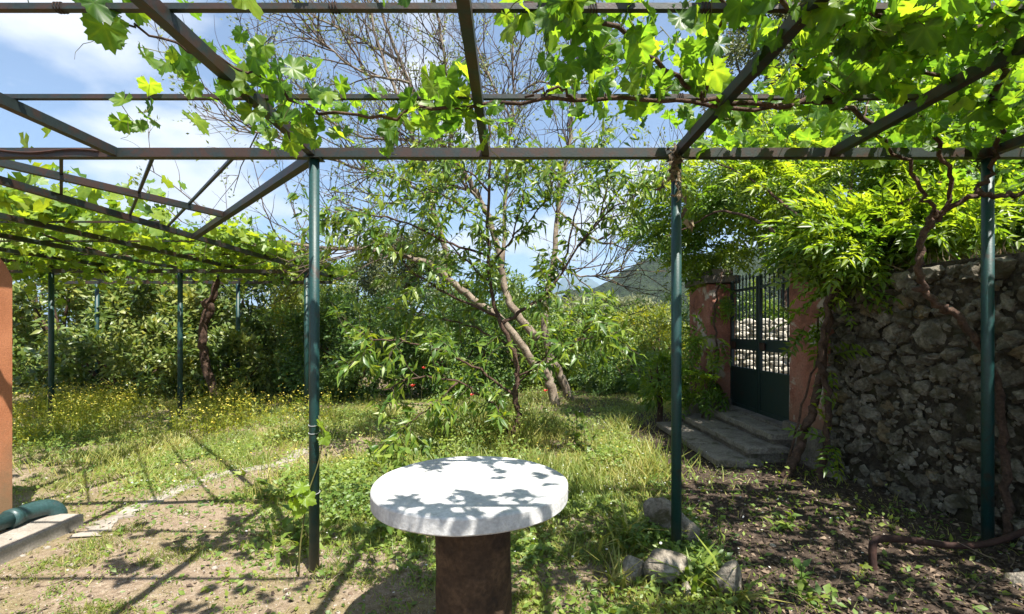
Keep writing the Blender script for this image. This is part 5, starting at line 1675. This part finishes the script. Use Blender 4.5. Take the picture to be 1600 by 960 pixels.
    lt.scatter(tpl_leaf(0.28, 0.12, 0.25), np.stack([x, y, ground_z(x, y) + rng.uniform(0.002, 0.014, n)], -1), unit(rng.normal(0, 1, (n, 3)) * (1, 1, 0.15)), rand_dirs(n, 1.3, 0.5), rng.uniform(0.012, 0.045, n), np.clip(rng.beta(1.6, 3, n), 0, 1))
    m = 420
    x, y = cover(m, -2.5, 3.0, 2.1, 5.5)
    for a, b in zip(x, y):
        if a < 0.6 and rng.random() < 0.7:
            continue
        z0 = float(ground_z(a, b)) + 0.012
        grow(lt, (a, b, z0), (rng.normal(), rng.normal(), 0.05), rng.uniform(0.06, 0.28), rng.uniform(0.0015, 0.0035), 4, 0.2, 0, 3, tone=rng.uniform(0.3, 1))
    lt.build('leaf_litter', M['litter'], kind='stuff')
    # pebbles
    pb = MB()
    bmp = bmesh.new(); bmesh.ops.create_icosphere(bmp, subdivisions=1, radius=0.5)
    tv = np.array([v.co[:] for v in bmp.verts]); tt = np.array([[v.index for v in f.verts] for f in bmp.faces]); bmp.free()
    x, y = cover(7000, -4.5, 2.9, 2.1, 5.5)
    k = rng.random(len(x)) < np.where(x < -0.5, 0.8, 0.3); x, y = x[k], y[k]; n = len(x)
    S = rng.uniform(0.004, 0.014, n) * (1 + 2.0 * (rng.random(n) < 0.04))
    pb.scatter((tv, tt), np.stack([x, y, ground_z(x, y)], -1), unit(rng.normal(0, 1, (n, 3)) * (1, 1, 0.2)), rand_dirs(n, 1.5, 0.4), np.stack([S, S * rng.uniform(0.7, 1.4, n), S * 0.7], -1))
    pb.build('gravel', M['pebble'], kind='stuff')
    # dry grass on the wall top
    wg = MB(); n = 900
    y = rng.uniform(1.8, 4.2, n); x = wall_x(y) + rng.uniform(-0.02, 0.4, n)
    wg.scatter(tpl_blade(0.6, 0.03), np.stack([x, y, np.full(n, WALL_TOP - 0.01)], -1), unit(np.stack([rng.normal(-0.3, 0.6, n), rng.normal(0, 0.6, n), np.full(n, 0.9)], -1)), unit(rng.normal(0, 1, (n, 3))), rng.uniform(0.05, 0.14, n), rng.uniform(0.2, 0.9, n))
    wg.build('dry_grass', M['dry'], kind='stuff')


build_cover()


# ================================================================== haze
def build_haze():
    mb = MB(); mb.box(-9500, 9500, -3500, 9500, -100, 720)
    m = bpy.data.materials.new('haze air'); m.use_nodes = True
    N, L = m.node_tree.nodes, m.node_tree.links
    N.clear()
    o = N.new('ShaderNodeOutputMaterial'); v = N.new('ShaderNodeVolumePrincipled')
    v.inputs['Color'].default_value = (0.50, 0.72, 1.0, 1)
    v.inputs['Density'].default_value = 0.00018
    v.inputs['Anisotropy'].default_value = 0.2
    L.new(v.outputs[0], o.inputs['Volume'])
    ob = mb.build('haze', m, smooth=False, kind='stuff')
    return ob


build_haze()
